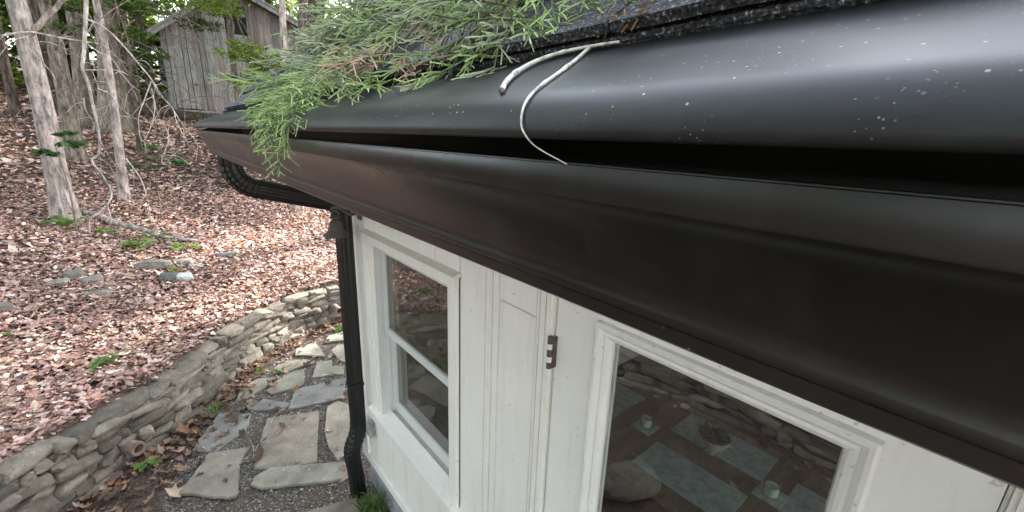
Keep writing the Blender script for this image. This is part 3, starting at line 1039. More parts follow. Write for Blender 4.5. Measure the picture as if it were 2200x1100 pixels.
for fi, poly in enumerate(FLAGS):
    rr = random.Random(fi + 40)
    pts = []
    n = len(poly)
    for i in range(n):
        a = Vector(poly[i]); b_ = Vector(poly[(i + 1) % n])
        l = (b_ - a).length; k = max(1, int(l / .045))
        for j in range(k):
            q = a.lerp(b_, j / k)
            if j: q += Vector((rr.uniform(-.005, .005), rr.uniform(-.005, .005)))
            pts.append(q)
    area = sum(pts[i].x * pts[(i + 1) % len(pts)].y - pts[(i + 1) % len(pts)].x * pts[i].y for i in range(len(pts)))
    if area < 0: pts.reverse()
    cx = sum((q.x for q in pts)) / len(pts); cy = sum((q.y for q in pts)) / len(pts)
    tx, ty = rr.uniform(-.02, .02), rr.uniform(-.02, .02)
    pts = [Vector((cx + (q.x - cx) * 1.05, cy + (q.y - cy) * 1.05)) for q in pts]
    zt = .026 + rr.uniform(-.004, .006)
    b = MB(); k = len(pts)
    for (sh, zz) in ((1.0, -.02), (1.0, -.007), (.975, 0.0)):
        for q in pts:
            x = cx + (q.x - cx) * sh; y = cy + (q.y - cy) * sh
            b.v.append((x, y, zt + zz + (x - cx) * tx + (y - cy) * ty))
    for r_ in range(2):
        for i in range(k):
            b.f.append((r_ * k + i, r_ * k + (i + 1) % k, (r_ + 1) * k + (i + 1) % k, (r_ + 1) * k + i))
    b.f.append(tuple(2 * k + i for i in range(k)))
    mat = M['flag_tan'] if fi in (3, 7, 8, 11, 13, 6) else (M['flag_slate'] if fi in (1, 5, 9) else M['flag'])
    b.build('flagstone', mat, path)

# ------------------------------------------------------------------ leaf clouds (numpy)
def leaf_mesh(name, P, size, nrm, spin, col, mat, shape='leaf', curl=None):
    """P (n,3), size (n,), nrm (n,3), spin (n,), col (n,3) -> one mesh of folded leaves"""
    n = len(P)
    if shape == 'leaf':        # 6 vertices, 2 quads folded on the midrib
        loc = np.array([[0, -.5, 0], [.28, -.12, .05], [.2, .25, .05], [0, .5, 0], [-.2, .25, .05], [-.28, -.12, .05]])
        faces = np.array([[0, 1, 2, 3], [0, 3, 4, 5]])
    elif shape == 'lobed':     # lobed dry leaf, fan
        loc = np.array([[.02, -.58, .04], [.12, -.30, .0], [.27, -.20, .10], [.19, -.02, .03], [.33, .16, .16], [.17, .24, .04], [.04, .55, .14], [-.15, .27, .03], [-.27, .20, .10], [-.20, .02, .02], [-.31, -.14, .14], [-.10, -.27, 0]])
        faces = np.array([[0, 1, 11, 11], [1, 2, 3, 3], [1, 3, 9, 11], [3, 4, 5, 5], [3, 5, 7, 9], [5, 6, 7, 7], [7, 8, 9, 9], [9, 10, 11, 11]])
    else:                      # blade card of a needle spray
        loc = np.array([[0, -.5, 0], [.11, -.1, .02], [.08, .3, .02], [0, .5, 0], [-.08, .3, .02], [-.11, -.1, .02]])
        faces = np.array([[0, 1, 2, 3], [0, 3, 4, 5]])
    k = len(loc)
    nrm = nrm / np.linalg.norm(nrm, axis=1, keepdims=True)
    ref = np.where(np.abs(nrm[:, 2:3]) < .9, np.array([[0, 0, 1.]]), np.array([[1., 0, 0]]))
    a = np.cross(ref, nrm); a /= np.linalg.norm(a, axis=1, keepdims=True)
    b = np.cross(nrm, a)
    cs, sn = np.cos(spin)[:, None], np.sin(spin)[:, None]
    a2 = a * cs + b * sn; b2 = -a * sn + b * cs
    lc = np.repeat(loc[None], n, 0)
    if curl is not None:
        lc = lc.copy(); lc[:, :, 2] += curl[:, None] * (lc[:, :, 0] ** 2 + lc[:, :, 1] ** 2)
    V = P[:, None, :] + size[:, None, None] * (lc[:, :, 0:1] * a2[:, None] + lc[:, :, 1:2] * b2[:, None] + lc[:, :, 2:3] * nrm[:, None])
    V = V.reshape(-1, 3)
    me_ = bpy.data.meshes.new(name)
    F = (faces[None] + (np.arange(n) * k)[:, None, None]).reshape(-1, 4)
    tri = F[:, 2] == F[:, 3]
    loops = []
    cnt = np.where(tri, 3, 4)
    flat = F.ravel()
    keep = np.ones_like(F, bool); keep[tri, 3] = False
    flat = F[keep]
    me_.vertices.add(len(V)); me_.vertices.foreach_set('co', V.astype(np.float32).ravel())
    me_.loops.add(len(flat)); me_.loops.foreach_set('vertex_index', flat.astype(np.int32))
    me_.polygons.add(len(F))
    st_ = np.concatenate([[0], np.cumsum(cnt)[:-1]]).astype(np.int32)
    me_.polygons.foreach_set('loop_start', st_)
    me_.polygons.foreach_set('loop_total', cnt.astype(np.int32))
    me_.update(calc_edges=True)
    at = me_.color_attributes.new('Col', 'FLOAT_COLOR', 'POINT')
    cc = np.ones((n, k, 4), np.float32); cc[:, :, :3] = col[:, None, :]
    at.data.foreach_set('color', cc.ravel())
    me_.materials.append(mat)
    me_.validate()
    return me_


def palette(n, cols, jit=.18):
    cols = np.array(cols)
    c = cols[rng.integers(0, len(cols), n)]
    return np.clip(c * (1 + rng.normal(0, jit, (n, 1))) * (1 + rng.normal(0, .05, (n, 3))), .005, .95)


LIT = [(.36, .225, .18), (.42, .295, .27), (.29, .175, .155), (.49, .37, .34), (.27, .18, .155), (.40, .265, .23), (.55, .45, .41), (.20, .135, .115), (.44, .30, .225)]


def scatter_litter(name, xr, yr, n, size, dmin, extra=None, tilt=.34, cols=LIT):
    x = rng.uniform(*xr, n * 2); y = rng.uniform(*yr, n * 2)
    d = signed_d(x, y)
    ok = d > dmin
    dens = .55 + .45 * np.sin(x * 1.9 + np.sin(y * 1.3) * 1.5) * np.sin(y * 1.6 + .7)
    clump = np.sin(x * 4.3 + np.sin(y * 3.1) * 1.7) * np.sin(y * 3.7 + x * 1.1)
    ok &= rng.random(len(x)) < (.50 + .5 * dens + .22 * clump)
    x, y = x[ok][:n], y[ok][:n]
    k = len(x)
    zz = terrain(x, y) + rng.uniform(.004, .045, k)
    nr = np.stack([rng.normal(0, tilt, k), rng.normal(0, tilt, k), np.ones(k)], 1)
    sz = size * .95 * rng.lognormal(0, .36, k)
    patch = 1 + .28 * np.sin(x * .8 + 1.1) * np.sin(y * .9 + x * .3) + .12 * np.sin(x * 3.1 + y * 2.3)
    return np.stack([x, y, zz], 1), sz, nr, rng.uniform(0, 6.28, k), palette(k, cols, .17) * patch[:, None] * np.array([[1.30, 1.22, 1.17]]), rng.normal(.25, .35, k)


def litter_object(name, specs, shape, label):
    parts_ = [scatter_litter('a', *q_) for q_ in specs]
    cat_ = [np.concatenate([q_[i] for q_ in parts_]) for i in range(6)]
    tag(link(name, leaf_mesh(name, *cat_[:5], M['litter'], shape, cat_[5])), label, 'leaves', kind='stuff')


litter_object('leaf_litter', [((-3.0, 3.2), (2.4, 6.6), 11000, .060, .22), ((-3.6, 4.2), (6.6, 10.5), 9000, .060, .2), ((-5.5, 6.0), (10.5, 17), 5000, .11, .2), ((-9, 8.0), (17, 28), 4000, .19, .2), ((-5.5, -2.2), (-3, 3), 4000, .10, .3)],
              'lobed', 'carpet of fallen pinkish brown lobed leaves over the wooded slope')
litter_object('leaf_crumbs', [((-3.0, 3.2), (2.4, 6.6), 36000, .042, .13), ((-1.6, .6), (2.9, 4.9), 9000, .042, .12), ((-3.6, 4.2), (6.6, 10.5), 36000, .046, .13), ((-5.5, 6.0), (10.5, 17), 14000, .085, .2), ((-9, 8.0), (17, 28), 7000, .16, .2)],
              'leaf', 'small curled leaf fragments filling in between the fallen leaves')


def patio_litter(n):
    x = rng.uniform(-2.2, 1.8, n * 6); y = rng.uniform(-.5, 5.6, n * 6)
    d = signed_d(x, y)
    w = np.where(x < -.35, .10, 0) * 1.0
    prob = np.exp(-np.abs(d + .02) / .16) * np.where(y < 2.6, .08, 1) + np.where(y < 2.6, .004, .02) + 0 * w
    ok = (d < -.02) & (rng.random(len(x)) < prob) & ~((x > .86) & (y < 2.65))
    x, y = x[ok][:n], y[ok][:n]; k = len(x)
    P = np.stack([x, y, rng.uniform(.012, .045, k)], 1)
    nr = np.stack([rng.normal(0, .35, k), rng.normal(0, .35, k), np.ones(k)], 1)
    DK = [(.14, .085, .06), (.20, .12, .085), (.10, .06, .045), (.25, .155, .11), (.07, .045, .035), (.30, .20, .15), (.22, .12, .06)]
    return P, .062 * rng.lognormal(0, .35, k), nr, rng.uniform(0, 6.28, k), palette(k, DK, .25), rng.normal(.3, .4, k)


q = patio_litter(4200)
tag(link('leaf_drift', leaf_mesh('leaf_drift', *q[:5], M['litter'], 'lobed', q[5])), 'brown leaf drift along the foot of the stone wall and patio edge', 'leaves', kind='stuff')

# gravel pebbles
n = 9000
x = rng.uniform(-.25, 1.7, n * 2); y = rng.uniform(1.9, 5.2, n * 2)
ok = (signed_d(x, y) < -.12) & ~((x > .86) & (y < 2.66))
x, y = x[ok][:n], y[ok][:n]; n = len(x)
oc_ = np.array([[1, 0, 0], [-1, 0, 0], [0, 1, 0], [0, -1, 0], [0, 0, .7], [0, 0, -.7]])
of_ = np.array([[0, 2, 4], [2, 1, 4], [1, 3, 4], [3, 0, 4], [2, 0, 5], [1, 2, 5], [3, 1, 5], [0, 3, 5]])
sz = .0045 * rng.lognormal(0, .4, n)
ang = rng.uniform(0, 6.28, n)
V = oc_[None] * sz[:, None, None] * rng.uniform(.6, 1.3, (n, 6, 1))
Vx = V[:, :, 0] * np.cos(ang)[:, None] - V[:, :, 1] * np.sin(ang)[:, None]
Vy = V[:, :, 0] * np.sin(ang)[:, None] + V[:, :, 1] * np.cos(ang)[:, None]
V = np.stack([Vx + x[:, None], Vy + y[:, None], V[:, :, 2] + .007], 2).reshape(-1, 3)
F = (of_[None] + (np.arange(n) * 6)[:, None, None]).reshape(-1, 3)
me = bpy.data.meshes.new('gravel'); me.from_pydata(V.tolist(), [], F.tolist())
at = me.color_attributes.new('Col', 'FLOAT_COLOR', 'POINT')
cc = np.ones((n, 6, 4), np.float32); cc[:, :, :3] = palette(n, [(.10, .085, .07), (.18, .15, .125), (.30, .27, .235), (.06, .05, .045), (.42, .38, .33), (.2, .135, .09)], .2)[:, None]
at.data.foreach_set('color', cc.ravel()); me.materials.append(M['gravel'])
tag(link('gravel', me), 'fine brown pea gravel between the flagstones', 'gravel', kind='stuff')

# ------------------------------------------------------------------ loose rocks
ROCKS = [((-.18, 6.77), (.36, .20, .13), 'flat grey rock, longest of the stones lying in the leaves', 3),
         ((.10, 6.32), (.17, .13, .12), 'pale whitish rounded rock among the leaves below the flat rock', 7),
         ((-.04, 6.38), (.19, .16, .11), 'dark mossy rock touching the pale whitish one in the leaves', 4),
         ((-.86, 6.55), (.17, .13, .13), 'small grey rock standing highest of the left cluster in the leaves', 5),
         ((-.98, 6.38), (.20, .14, .08), 'flat tan rock lying at the left end of the left cluster', 6),
         ((-.72, 6.42), (.21, .13, .10), 'tilted grey rock at the right end of the left cluster', 8),
         ((.62, 7.03), (.25, .16, .07), 'thin dark slate slab lying alone to the right on the leafy slope', 9),
         ((.12, 6.88), (.20, .12, .08), 'small grey slab just right of the flat rock in the leaves', 10),
         ((.24, 6.72), (.16, .11, .05), 'small thin slab at the right end behind the whitish rock', 13),
         ((-.66, 6.02), (.26, .16, .08), 'half buried grey rock below the left cluster of stones', 11),
         ((-1.3, 5.75), (.22, .14, .10), 'half buried grey rock near the left edge of the leaves', 12)]
M['rock_white'] = stone_mat('whitish_rock', (.42, .43, .40), (.5, .52, .46), 6, .1)
M['rock_slate'] = stone_mat('slate_rock', (.105, .105, .10), (.16, .165, .13), 6, .1)
for (xy, s3, lab, sd) in ROCKS:
    mat = M['rock_white'] if 'whitish rounded' in lab else (M['rock_slate'] if 'dark' in lab else M['rock'])
    o = link('rock', blob_mesh('rock', mat, s3[0] / 2, s3[1] / 2, s3[2] / 2, sd, 3, .24, .5))
    o.location = (xy[0], xy[1], tz(*xy) + s3[2] * .30)
    o.rotation_euler = (random.uniform(-.15, .15), random.uniform(-.1, .1), random.uniform(-.5, .5))
    tag(o, lab, 'rock', 'rocks lying in the leaves')
o = link('rock', blob_mesh('rock', M['stone'], .24, .15, .07, 21, 4, .16, 1.0)); o.location = (-.6, 1.39, .06); o.rotation_euler = (0, 0, .5)
tag(o, 'broad flat rock in the straw, mirrored low in the door glass', 'rock')


# ------------------------------------------------------------------ shed
shed = empty('shed', (3.5, 19, 3.0), 'weathered grey board shed with steep gable uphill among the trees', 'shed')
PK = (2.866, 7.20)


def roofline(x):
    return PK[1] - .79 * (PK[0] - x) if x < PK[0] else PK[1] - .40 * (x - PK[0])


xb = .80
rr = random.Random(3)
WOPEN = (2.86, 3.24, 5.72, 6.32)
sw = MB(); sw.box(.84, 6.9, 19.06, 19.10, 3.1, 5.2); sw = sw.build('front_wall', M['dark'], shed)
gm = MB(); gm.v = [(.84, 19.07, 5.2), (6.9, 19.07, 5.2), (6.9, 19.07, roofline(6.9) - .1), (PK[0], 19.07, PK[1] - .12), (.84, 19.07, roofline(.84) - .1)]
gm.f = [tuple(range(5))]; gm.build('gable_backing', M['dark'], shed)
while xb < 6.85:
    w = rr.uniform(.13, .24)
    x0, x1 = xb + .010, xb + w - .010
    y0 = 19.0 + rr.uniform(-.014, .010)
    zb = 3.10 + rr.uniform(-.03, .03)
    segs = [(zb, None)]
    if x1 > WOPEN[0] and x0 < WOPEN[1]: segs = [(zb, WOPEN[2]), (WOPEN[3], None)]
    for (za, zt_) in segs:
        b = MB()
        t0 = zt_ if zt_ else roofline(x0) - .08; t1 = zt_ if zt_ else roofline(x1) - .08
        cx_ = rr.uniform(-.008, .008)
        b.v = [(x0, y0, za), (x1, y0 + cx_, za), (x1, y0 + .05, za), (x0, y0 + .05, za), (x0, y0, t0), (x1, y0 + cx_, t1), (x1, y0 + .05, t1), (x0, y0 + .05, t0)]
        b.f = [(0, 3, 2, 1), (4, 5, 6, 7), (0, 1, 5, 4), (1, 2, 6, 5), (2, 3, 7, 6), (3, 0, 4, 7)]
        b.build('board', M['board'], sw)
    if rr.random() < .55:      # battens over some of the joints
        xm = xb + w
        b = MB(); b.box(xm - .028, xm + .022, y0 - .03, y0 - .004, zb + .02, roofline(xm) - .12) if not (WOPEN[0] - .05 < xm < WOPEN[1] + .05) else b.box(xm - .028, xm + .022, y0 - .03, y0 - .004, zb + .02, WOPEN[2])
        b.build('batten', M['board'], sw)
    xb += w
bx('dark_window_sheet', M['dark'], shed, WOPEN[0], WOPEN[1], 19.02, 19.05, WOPEN[2], WOPEN[3], 0)  # near-black sheet: the dark of the window opening put into colour
bx('side_wall', M['board'], shed, .80, .84, 19.11, 24, 3.1, 5.4, 0)
bx('side_wall', M['board'], shed, 6.9, 6.94, 19.11, 24, 3.1, 5.4, 0)
for nm, pts in (('roof_slope', [(.36, roofline(.36) - .02), (PK[0], PK[1]), (PK[0], PK[1] + .09), (.36, roofline(.36) + .07)]), ('roof_slope', [(PK[0] + .002, PK[1]), (7.4, roofline(7.4)), (7.4, roofline(7.4) + .09), (PK[0] + .002, PK[1] + .09)])):
    b = MB(); b.extrude(pts, 18.55, 24.3); b.build(nm, M['roofmetal'], shed)
for nm, pts in (('fascia', [(.36, roofline(.36) - .16), (PK[0], PK[1] - .14), (PK[0], PK[1] - .012), (.36, roofline(.36) - .03)]), ('fascia', [(PK[0] + .002, PK[1] - .14), (7.4, roofline(7.4) - .14), (7.4, roofline(7.4) - .012), (PK[0] + .002, PK[1] - .012)])):
    b = MB(); b.extrude(pts, 18.56, 18.60); b.build(nm, M['board'], shed)
bx('sill_beam', M['board'], shed, .82, 6.92, 19.02, 19.05, 3.02, 3.08, 0)
lat = MB()
for k in range(-4, 66):
    x0 = .9 + k * .085
    for sgn in (1, -1):
        a = Vector((x0, 19.08 + .006 * sgn, 2.62)); b_ = Vector((x0 + .42 * sgn, 19.08 + .006 * sgn, 3.02))
        d_ = (b_ - a).normalized(); p_ = Vector((d_.z, 0, -d_.x)) * .014
        if min(a.x, b_.x) < .85 or max(a.x, b_.x) > 4.6: continue
        lat.add([a - p_, a + p_, b_ + p_, b_ - p_], [(0, 1, 2, 3)])
lat.build('lattice', simple('pale_lattice', (.34, .30, .23), (.46, .41, .33), 10, .8, 0), shed)
bx('crawl_space', M['dark'], shed, .85, 6.9, 19.2, 19.25, 2.4, 3.05, 0)

# ------------------------------------------------------------------ trees
GREENS = [(.075, .135, .03), (.11, .18, .04), (.06, .11, .028), (.15, .225, .05), (.09, .15, .042), (.19, .27, .06)]
GREENS_Y = [(.20, .29, .06), (.25, .34, .075), (.15, .24, .05), (.30, .37, .09), (.11, .19, .04)]
GREENS_D = [(.035, .065, .022), (.05, .085, .028), (.028, .052, .02), (.06, .10, .035)]


def crown_pts(centers, n, flat=.35):
    """leaves in clumps: centers = [(x,y,z,rx,ry,rz,weight)]"""
    cw = np.array([c[6] for c in centers], float); cw /= cw.sum()
    out, nr = [], []
    for c, w in zip(centers, cw):
        k = int(n * w)
        m_ = max(3, k // 26)
        u = rng.normal(size=(m_, 3)); u /= np.linalg.norm(u, axis=1, keepdims=True)
        u *= rng.uniform(.25, 1, (m_, 1)) ** .6
        tips = np.array(c[:3]) + u * np.array(c[3:6])
        own = rng.integers(0, m_, k)
        sp = rng.normal(size=(k, 3)) * np.array([.16, .16, .16 * flat]) * max(c[3], c[4]) * .9
        out.append(tips[own] + sp)
        nr.append(np.stack([rng.normal(0, .5, k), rng.normal(0, .5, k), np.abs(rng.normal(.8, .3, k)) + .05], 1))
    return np.concatenate(out), np.concatenate(nr)


def limb_tube(b, p0, p1, r0, r1, sag=.1, n=6, sides=6):
    p0, p1 = Vector(p0), Vector(p1)
    pts = []
    for i in range(n + 1):
        t = i / n
        q = p0.lerp(p1, t) + Vector((noise.noise(p0 * 3 + Vector((t * 3, 0, 0))), noise.noise(p1 * 3 + Vector((0, t * 3, 0))), 0)) * .12 * math.sin(math.pi * t)
        q.z += sag * math.sin(math.pi * t)
        pts.append(q)
    b.tube(pts, [r0 + (r1 - r0) * i / n for i in range(n + 1)], sides)


def make_tree(name, label, base, lean, height, r0, bark, crowns, nleaf, lsize, cols, limbs=(), shape='leaf', rough=.12, r_top=.25, group=None, cat='tree'):
    x0, y0 = base
    zb = tz(x0, y0) - .12
    t = empty(name, (x0, y0, zb + .12), label, cat, group)
    b = MB()
    n = 26
    pts, rad = [], []
    for i in range(n + 1):
        f = i / n
        hh = height * f ** 1.25
        pts.append((x0 + lean[0] * hh + .03 * math.sin(hh * 1.1 + x0), y0 + lean[1] * hh, zb + hh))
        fl = 1 + .55 * math.exp(-hh / (.9 * r0 + .12))
        rad.append(r0 * (1 - (1 - r_top) * f) * fl)
    b.tube(pts, rad, 18, rough=rough)
    for (p0, p1, ra, rb) in limbs:
        limb_tube(b, p0, p1, ra, rb)
    # limbs up into the crown
    for c in crowns[:5]:
        hh = max(.4 * height, min(height * .95, c[2] - zb - .6))
        limb_tube(b, (x0 + lean[0] * hh, y0 + lean[1] * hh, zb + hh), c[:3], r0 * .3, r0 * .06, .15)
    b.build('trunk', bark, t, True)
    P, nr = crown_pts(crowns, nleaf)
    k = len(P)
    link('crown', leaf_mesh('crown', P, lsize * rng.lognormal(0, .25, k), nr, rng.uniform(0, 6.28, k), palette(k, cols, .22), M['leaf'], shape), t)
    return t


def hi_crown(x, y, z0, z1, r, k=5):
    rr_ = random.Random(int(x * 100 + y * 10))
    return [(x + rr_.uniform(-r, r) * .7, y + rr_.uniform(-r, r) * .7, z0 + (z1 - z0) * (i + .5) / k, r * rr_.uniform(.6, 1), r * rr_.uniform(.6, 1), (z1 - z0) / k * .9, 1) for i in range(k)]


make_tree('tree', 'pale grey trunked tree nearest on the left, leaves littered at its foot', (-1.06, 8.85), (0, 0), 11, .135, M['bark_pale'], hi_crown(-1.2, 9.2, 7.5, 12, 2.2), 2200, .22, GREENS,
          limbs=[((-.97, 8.72, 3.60), (-.45, 8.6, 4.12), .035, .022)])
make_tree('tree', 'slim brownish trunk rising just behind the pale trunk', (-1.16, 12.6), (.015, 0), 12, .15, M['bark'], hi_crown(-1.0, 12.6, 8, 13, 2.2), 2000, .22, GREENS,
          limbs=[((-1.12, 12.5, 3.8), (-.62, 12.5, 4.55), .035, .018)])
make_tree('tree', 'thick grey trunk behind the hanging bare branches', (-.62, 15.3), (.10, 0), 14, .30, M['bark'], hi_crown(.4, 15.5, 9, 15, 2.8), 2200, .25, GREENS)
make_tree('tree', 'grey trunk standing against the left side of the thick trunk', (-1.12, 15.9), (.06, 0), 13, .20, M['bark'], hi_crown(-.6, 16.4, 9, 14, 2.2), 1600, .25, GREENS)
make_tree('tree', 'very slim pale trunk rising in front of the thick grey trunk', (-.46, 10.0), (.05, 0), 7, .075, M['bark_pale'], hi_crown(0.1, 10.2, 6, 8.5, 1.4), 1200, .16, GREENS)
make_tree('tree', 'thin dark trunk at the far left edge of the woods', (-2.40, 16.5), (.02, 0), 12, .10, M['bark_dark'], hi_crown(-2.2, 16.5, 7.5, 12, 2), 1600, .22, GREENS)
make_tree('tree', 'dark trunk seen between the pale trunk and the brownish one', (-1.86, 17.3), (.06, 0), 13, .26, M['bark_dark'], hi_crown(-1.2, 17.5, 8, 13, 2.3), 1600, .24, GREENS)
make_tree('tree', 'dark slim trunk standing in front of the shed boards', (2.02, 14.0), (.02, 0), 9, .10, M['bark'], [(2.4, 13.6, 4.4, .75, .5, .30, 1), (2.75, 13.4, 3.95, .55, .4, .25, .9), (2.1, 13.5, 3.75, .6, .5, .2, .5), (1.5, 13.5, 5.35, .9, .6, .2, .9), (2.8, 14, 7.2, 1.4, 1.2, .8, 1.2)], 4400, .085, GREENS_Y)
make_tree('tree', 'slim pale trunk just left of the juniper, right of the shed', (2.05, 9.0), (.03, 0), 8, .085, M['bark_pale'], hi_crown(2.4, 9.2, 6.6, 9, 1.6), 1400, .16, GREENS_Y,
          limbs=[((2.08, 9.0, 4.25), (2.62, 9.1, 4.75), .022, .010), ((2.07, 9.0, 3.95), (2.5, 9.0, 4.02), .014, .008), ((2.06, 9.0, 3.8), (1.75, 8.9, 3.86), .009, .004)])
make_tree('tree', 'broad dark furrowed trunk at the right end of the shed', (2.85, 11.0), (.12, 0), 10, .26, M['bark_dark'], hi_crown(4.2, 11.2, 7.5, 11, 2.2), 1500, .2, GREENS_Y)
make_tree('tree', 'grey trunk directly right of the broad dark trunk', (3.24, 12.5), (.06, 0), 11, .20, M['bark'], hi_crown(3.8, 12.7, 8, 12, 2.2), 1500, .2, GREENS_Y)
make_tree('tree', 'dark slim trunk left of the shed corner', (.30, 21.0), (.06, 0), 13, .14, M['bark_dark'], hi_crown(.5, 21, 5.6, 13, 2.2, 6), 2400, .25, GREENS)
make_tree('tree', 'slim grey trunk between the thick trunk and the shed', (-.10, 18.6), (.04, 0), 12, .11, M['bark'], hi_crown(0, 18.6, 6.5, 12, 2, 6), 2000, .22, GREENS)

# hemlock whose drooping sprays hang before the shed's left eave
make_tree('hemlock', 'hemlock with feathery drooping sprays before the shed eave', (.25, 17.0), (.02, 0), 10, .12, M['bark_dark'],
          [(1.7, 16.2, 5.35, .6, .5, .16, .7), (2.1, 16.2, 5.9, .7, .5, .2, 1.0), (.2, 16.5, 4.4, .35, .6, .5, .8), (.1, 16.6, 5.7, .5, .7, .4, .9), (-.3, 17, 7, 1.4, 1.2, .8, 1.4), (.22, 16.8, 3.7, .3, .5, .5, .8)], 5000, .11, GREENS_D + GREENS[:2], shape='blade')

make_tree('hemlock', 'slender hemlock with thin green sprays among the left trunks', (-.15, 13.2), (.0, 0), 9, .07, M['bark_dark'],
          [(-.75, 12.6, 4.75, .45, .4, .14, 1), (-.2, 12.7, 4.95, .5, .4, .14, 1), (.35, 12.7, 4.9, .5, .4, .15, 1), (.1, 12.7, 4.35, .4, .4, .12, .8), (-.95, 12.8, 4.25, .35, .4, .12, .6), (.45, 12.8, 4.0, .3, .3, .14, .6), (-.2, 13.2, 6.5, 1.0, 1.0, .8, 1.2)], 3800, .10, GREENS + GREENS_D[:1], shape='blade')
# background wood, each tree its own
BG = [(-9.0, 27), (-6.6, 24), (-5.2, 29), (-3.8, 25.5), (-2.4, 30), (-1.0, 27), (.6, 31), (2.2, 28.5), (4.0, 32), (6.0, 27), (8.2, 29), (10.5, 25), (-4.5, 20.5), (7.6, 19.5), (-11.5, 22), (10, 16), (-7.6, 26), (-4.7, 23.2), (-3.1, 27.5), (-1.9, 24.2), (-6.0, 27), (5.0, 26.5)]
WHERE = ['at the extreme left behind all other trunks', 'third row, left edge', 'far behind the pale left trunk', 'glimpsed right of the pale left trunk', 'farthest back beyond the brownish trunk', 'behind the thick grey trunk',
         'filling the gap left of the shed', 'above the left half of the shed roof', 'behind the shed ridge', 'behind the right slope of the shed roof', 'above the juniper at the top', 'to the right behind the juniper',
         'low and leafy behind the dark left trunk', 'bright and leafy beside the right shed eave', 'far out at the left of the slope', 'beyond the cabin gable on the right', 'between the two leftmost far trunks', 'right behind the pale left trunk, low branched', 'deep between pale and brownish trunks', 'just behind the brownish trunk, low branched', 'deep in the wood left of the pale trunk', 'close behind the shed, right of its ridge']
for i, (x, y) in enumerate(BG):
    rr_ = random.Random(i)
    zb = tz(x, y)
    r = rr_.uniform(1.8, 2.8)
    low = rr_.uniform(.7, 2.4)
    cols = GREENS_Y + GREENS if i % 3 else GREENS_Y
    make_tree('forest_tree', 'leafy background tree ' + WHERE[i], (x, y), (rr_.uniform(-.04, .04), 0), 13, rr_.uniform(.12, .24), [M['bark'], M['bark_dark']][i % 2],
              hi_crown(x, y, zb + low, zb + 13, r, 8), 8000, .20, cols, group='trees of the background wood')
# understory shrubs filling the crest of the slope
SHR = [(-7.5, 21.5, 'at the left edge of the crest'), (-5.6, 19.5, 'left of the dark trunk'), (-4.0, 22.5, 'behind the dark left trunk'), (-2.9, 20.0, 'between the two left trunks'), (-1.5, 21.5, 'behind the brownish trunk'), (-.6, 23.5, 'behind the thick trunk'), (.35, 20.2, 'at the left corner of the shed'), (7.8, 16.5, 'right of the shed'), (5.2, 15.0, 'before the right part of the shed')]
for i, (x, y, wh) in enumerate(SHR):
    zb = tz(x, y)
    rr_ = random.Random(i + 70)
    make_tree('shrub', 'dense green understory shrub ' + wh, (x, y), (rr_.uniform(-.05, .05), 0), 2.6, .04, M['bark_dark'], [(x + rr_.uniform(-.9, .9), y + rr_.uniform(-.6, .6), zb + .7 + .5 * k, 1.0, .8, .35, 1) for k in range(6)], 3200, .13, GREENS + (GREENS_Y if i % 2 else GREENS_D), group='understory shrubs', cat='shrub')
# unseen trees added behind the cabin, crowns placed to shade the slope
for i, (x, y, z0) in enumerate([(9.0, 4.6, 4.3), (9.0, 6.8, 4.3), (9.2, 9.9, 6.1), (9.2, 13.0, 5.7), (9.8, 16.0, 5.8), (10.0, 19.2, 5.8)]):
    rr_ = random.Random(i + 30)
    ry = 1.1 if i < 2 else 1.7
    make_tree('unseen_shade_tree', 'unseen tall tree added behind the cabin to shade the slope, ' + ['first', 'second', 'third', 'fourth', 'fifth', 'sixth'][i] + ' along the row', (x, y), (0, 0), 12, .2, M['bark'], [(x + rr_.uniform(-.8, .8), y + rr_.uniform(-.8, .8), z0 + .9 + .75 * k, 1.7, ry, .8, 1) for k in range(8)], 5600, .28, GREENS, group='unseen shade trees added behind the cabin')
# woods on the slope behind the camera, mirrored in the gutter and the glass
wood_c = []
for k in range(60):
    a = random.uniform(132, 275)
    d = random.uniform(9, 15)
    wood_c.append((d * math.cos(R(a)), d * math.sin(R(a)) + 1, random.uniform(3.0, 13), 2.4, 2.4, 2.0, 1))
P, nr = crown_pts(wood_c, 36000)
k = len(P)
tag(link('far_woods', leaf_mesh('far_woods', P, .34 * rng.lognormal(0, .25, k), nr, rng.uniform(0, 6.28, k), palette(k, GREENS, .22), M['leaf'])), 'leafy woods on the slope, mirrored in the dark gutter', 'woods', kind='stuff')

# fallen log
lg = MB(); lp = [(-.9, 17.75), (-.1, 17.55), (.7, 17.4), (1.6, 17.1), (2.3, 16.9)]
lg.tube([(a, b_, tz(a, b_) + .13) for a, b_ in lp], [.15, .17, .17, .15, .12], 14, rough=.15)
tag(lg.build('fallen_log', M['bark_dark'], None, True), 'dark fallen log lying below the shed', 'log')
lg = MB(); lp = [(-1.02, 9.2), (-.80, 9.05), (-.54, 8.65), (-.23, 8.32), (-.05, 7.95), (.33, 7.66)]
lg.tube([(a, b_, tz(a, b_) + .045) for a, b_ in lp], [.05, .05, .045, .04, .03, .02], 10, rough=.2)
tag(lg.build('fallen_branch', M['bark_pale'], None, True), 'grey fallen branch lying at the foot of the pale trunk', 'branch')

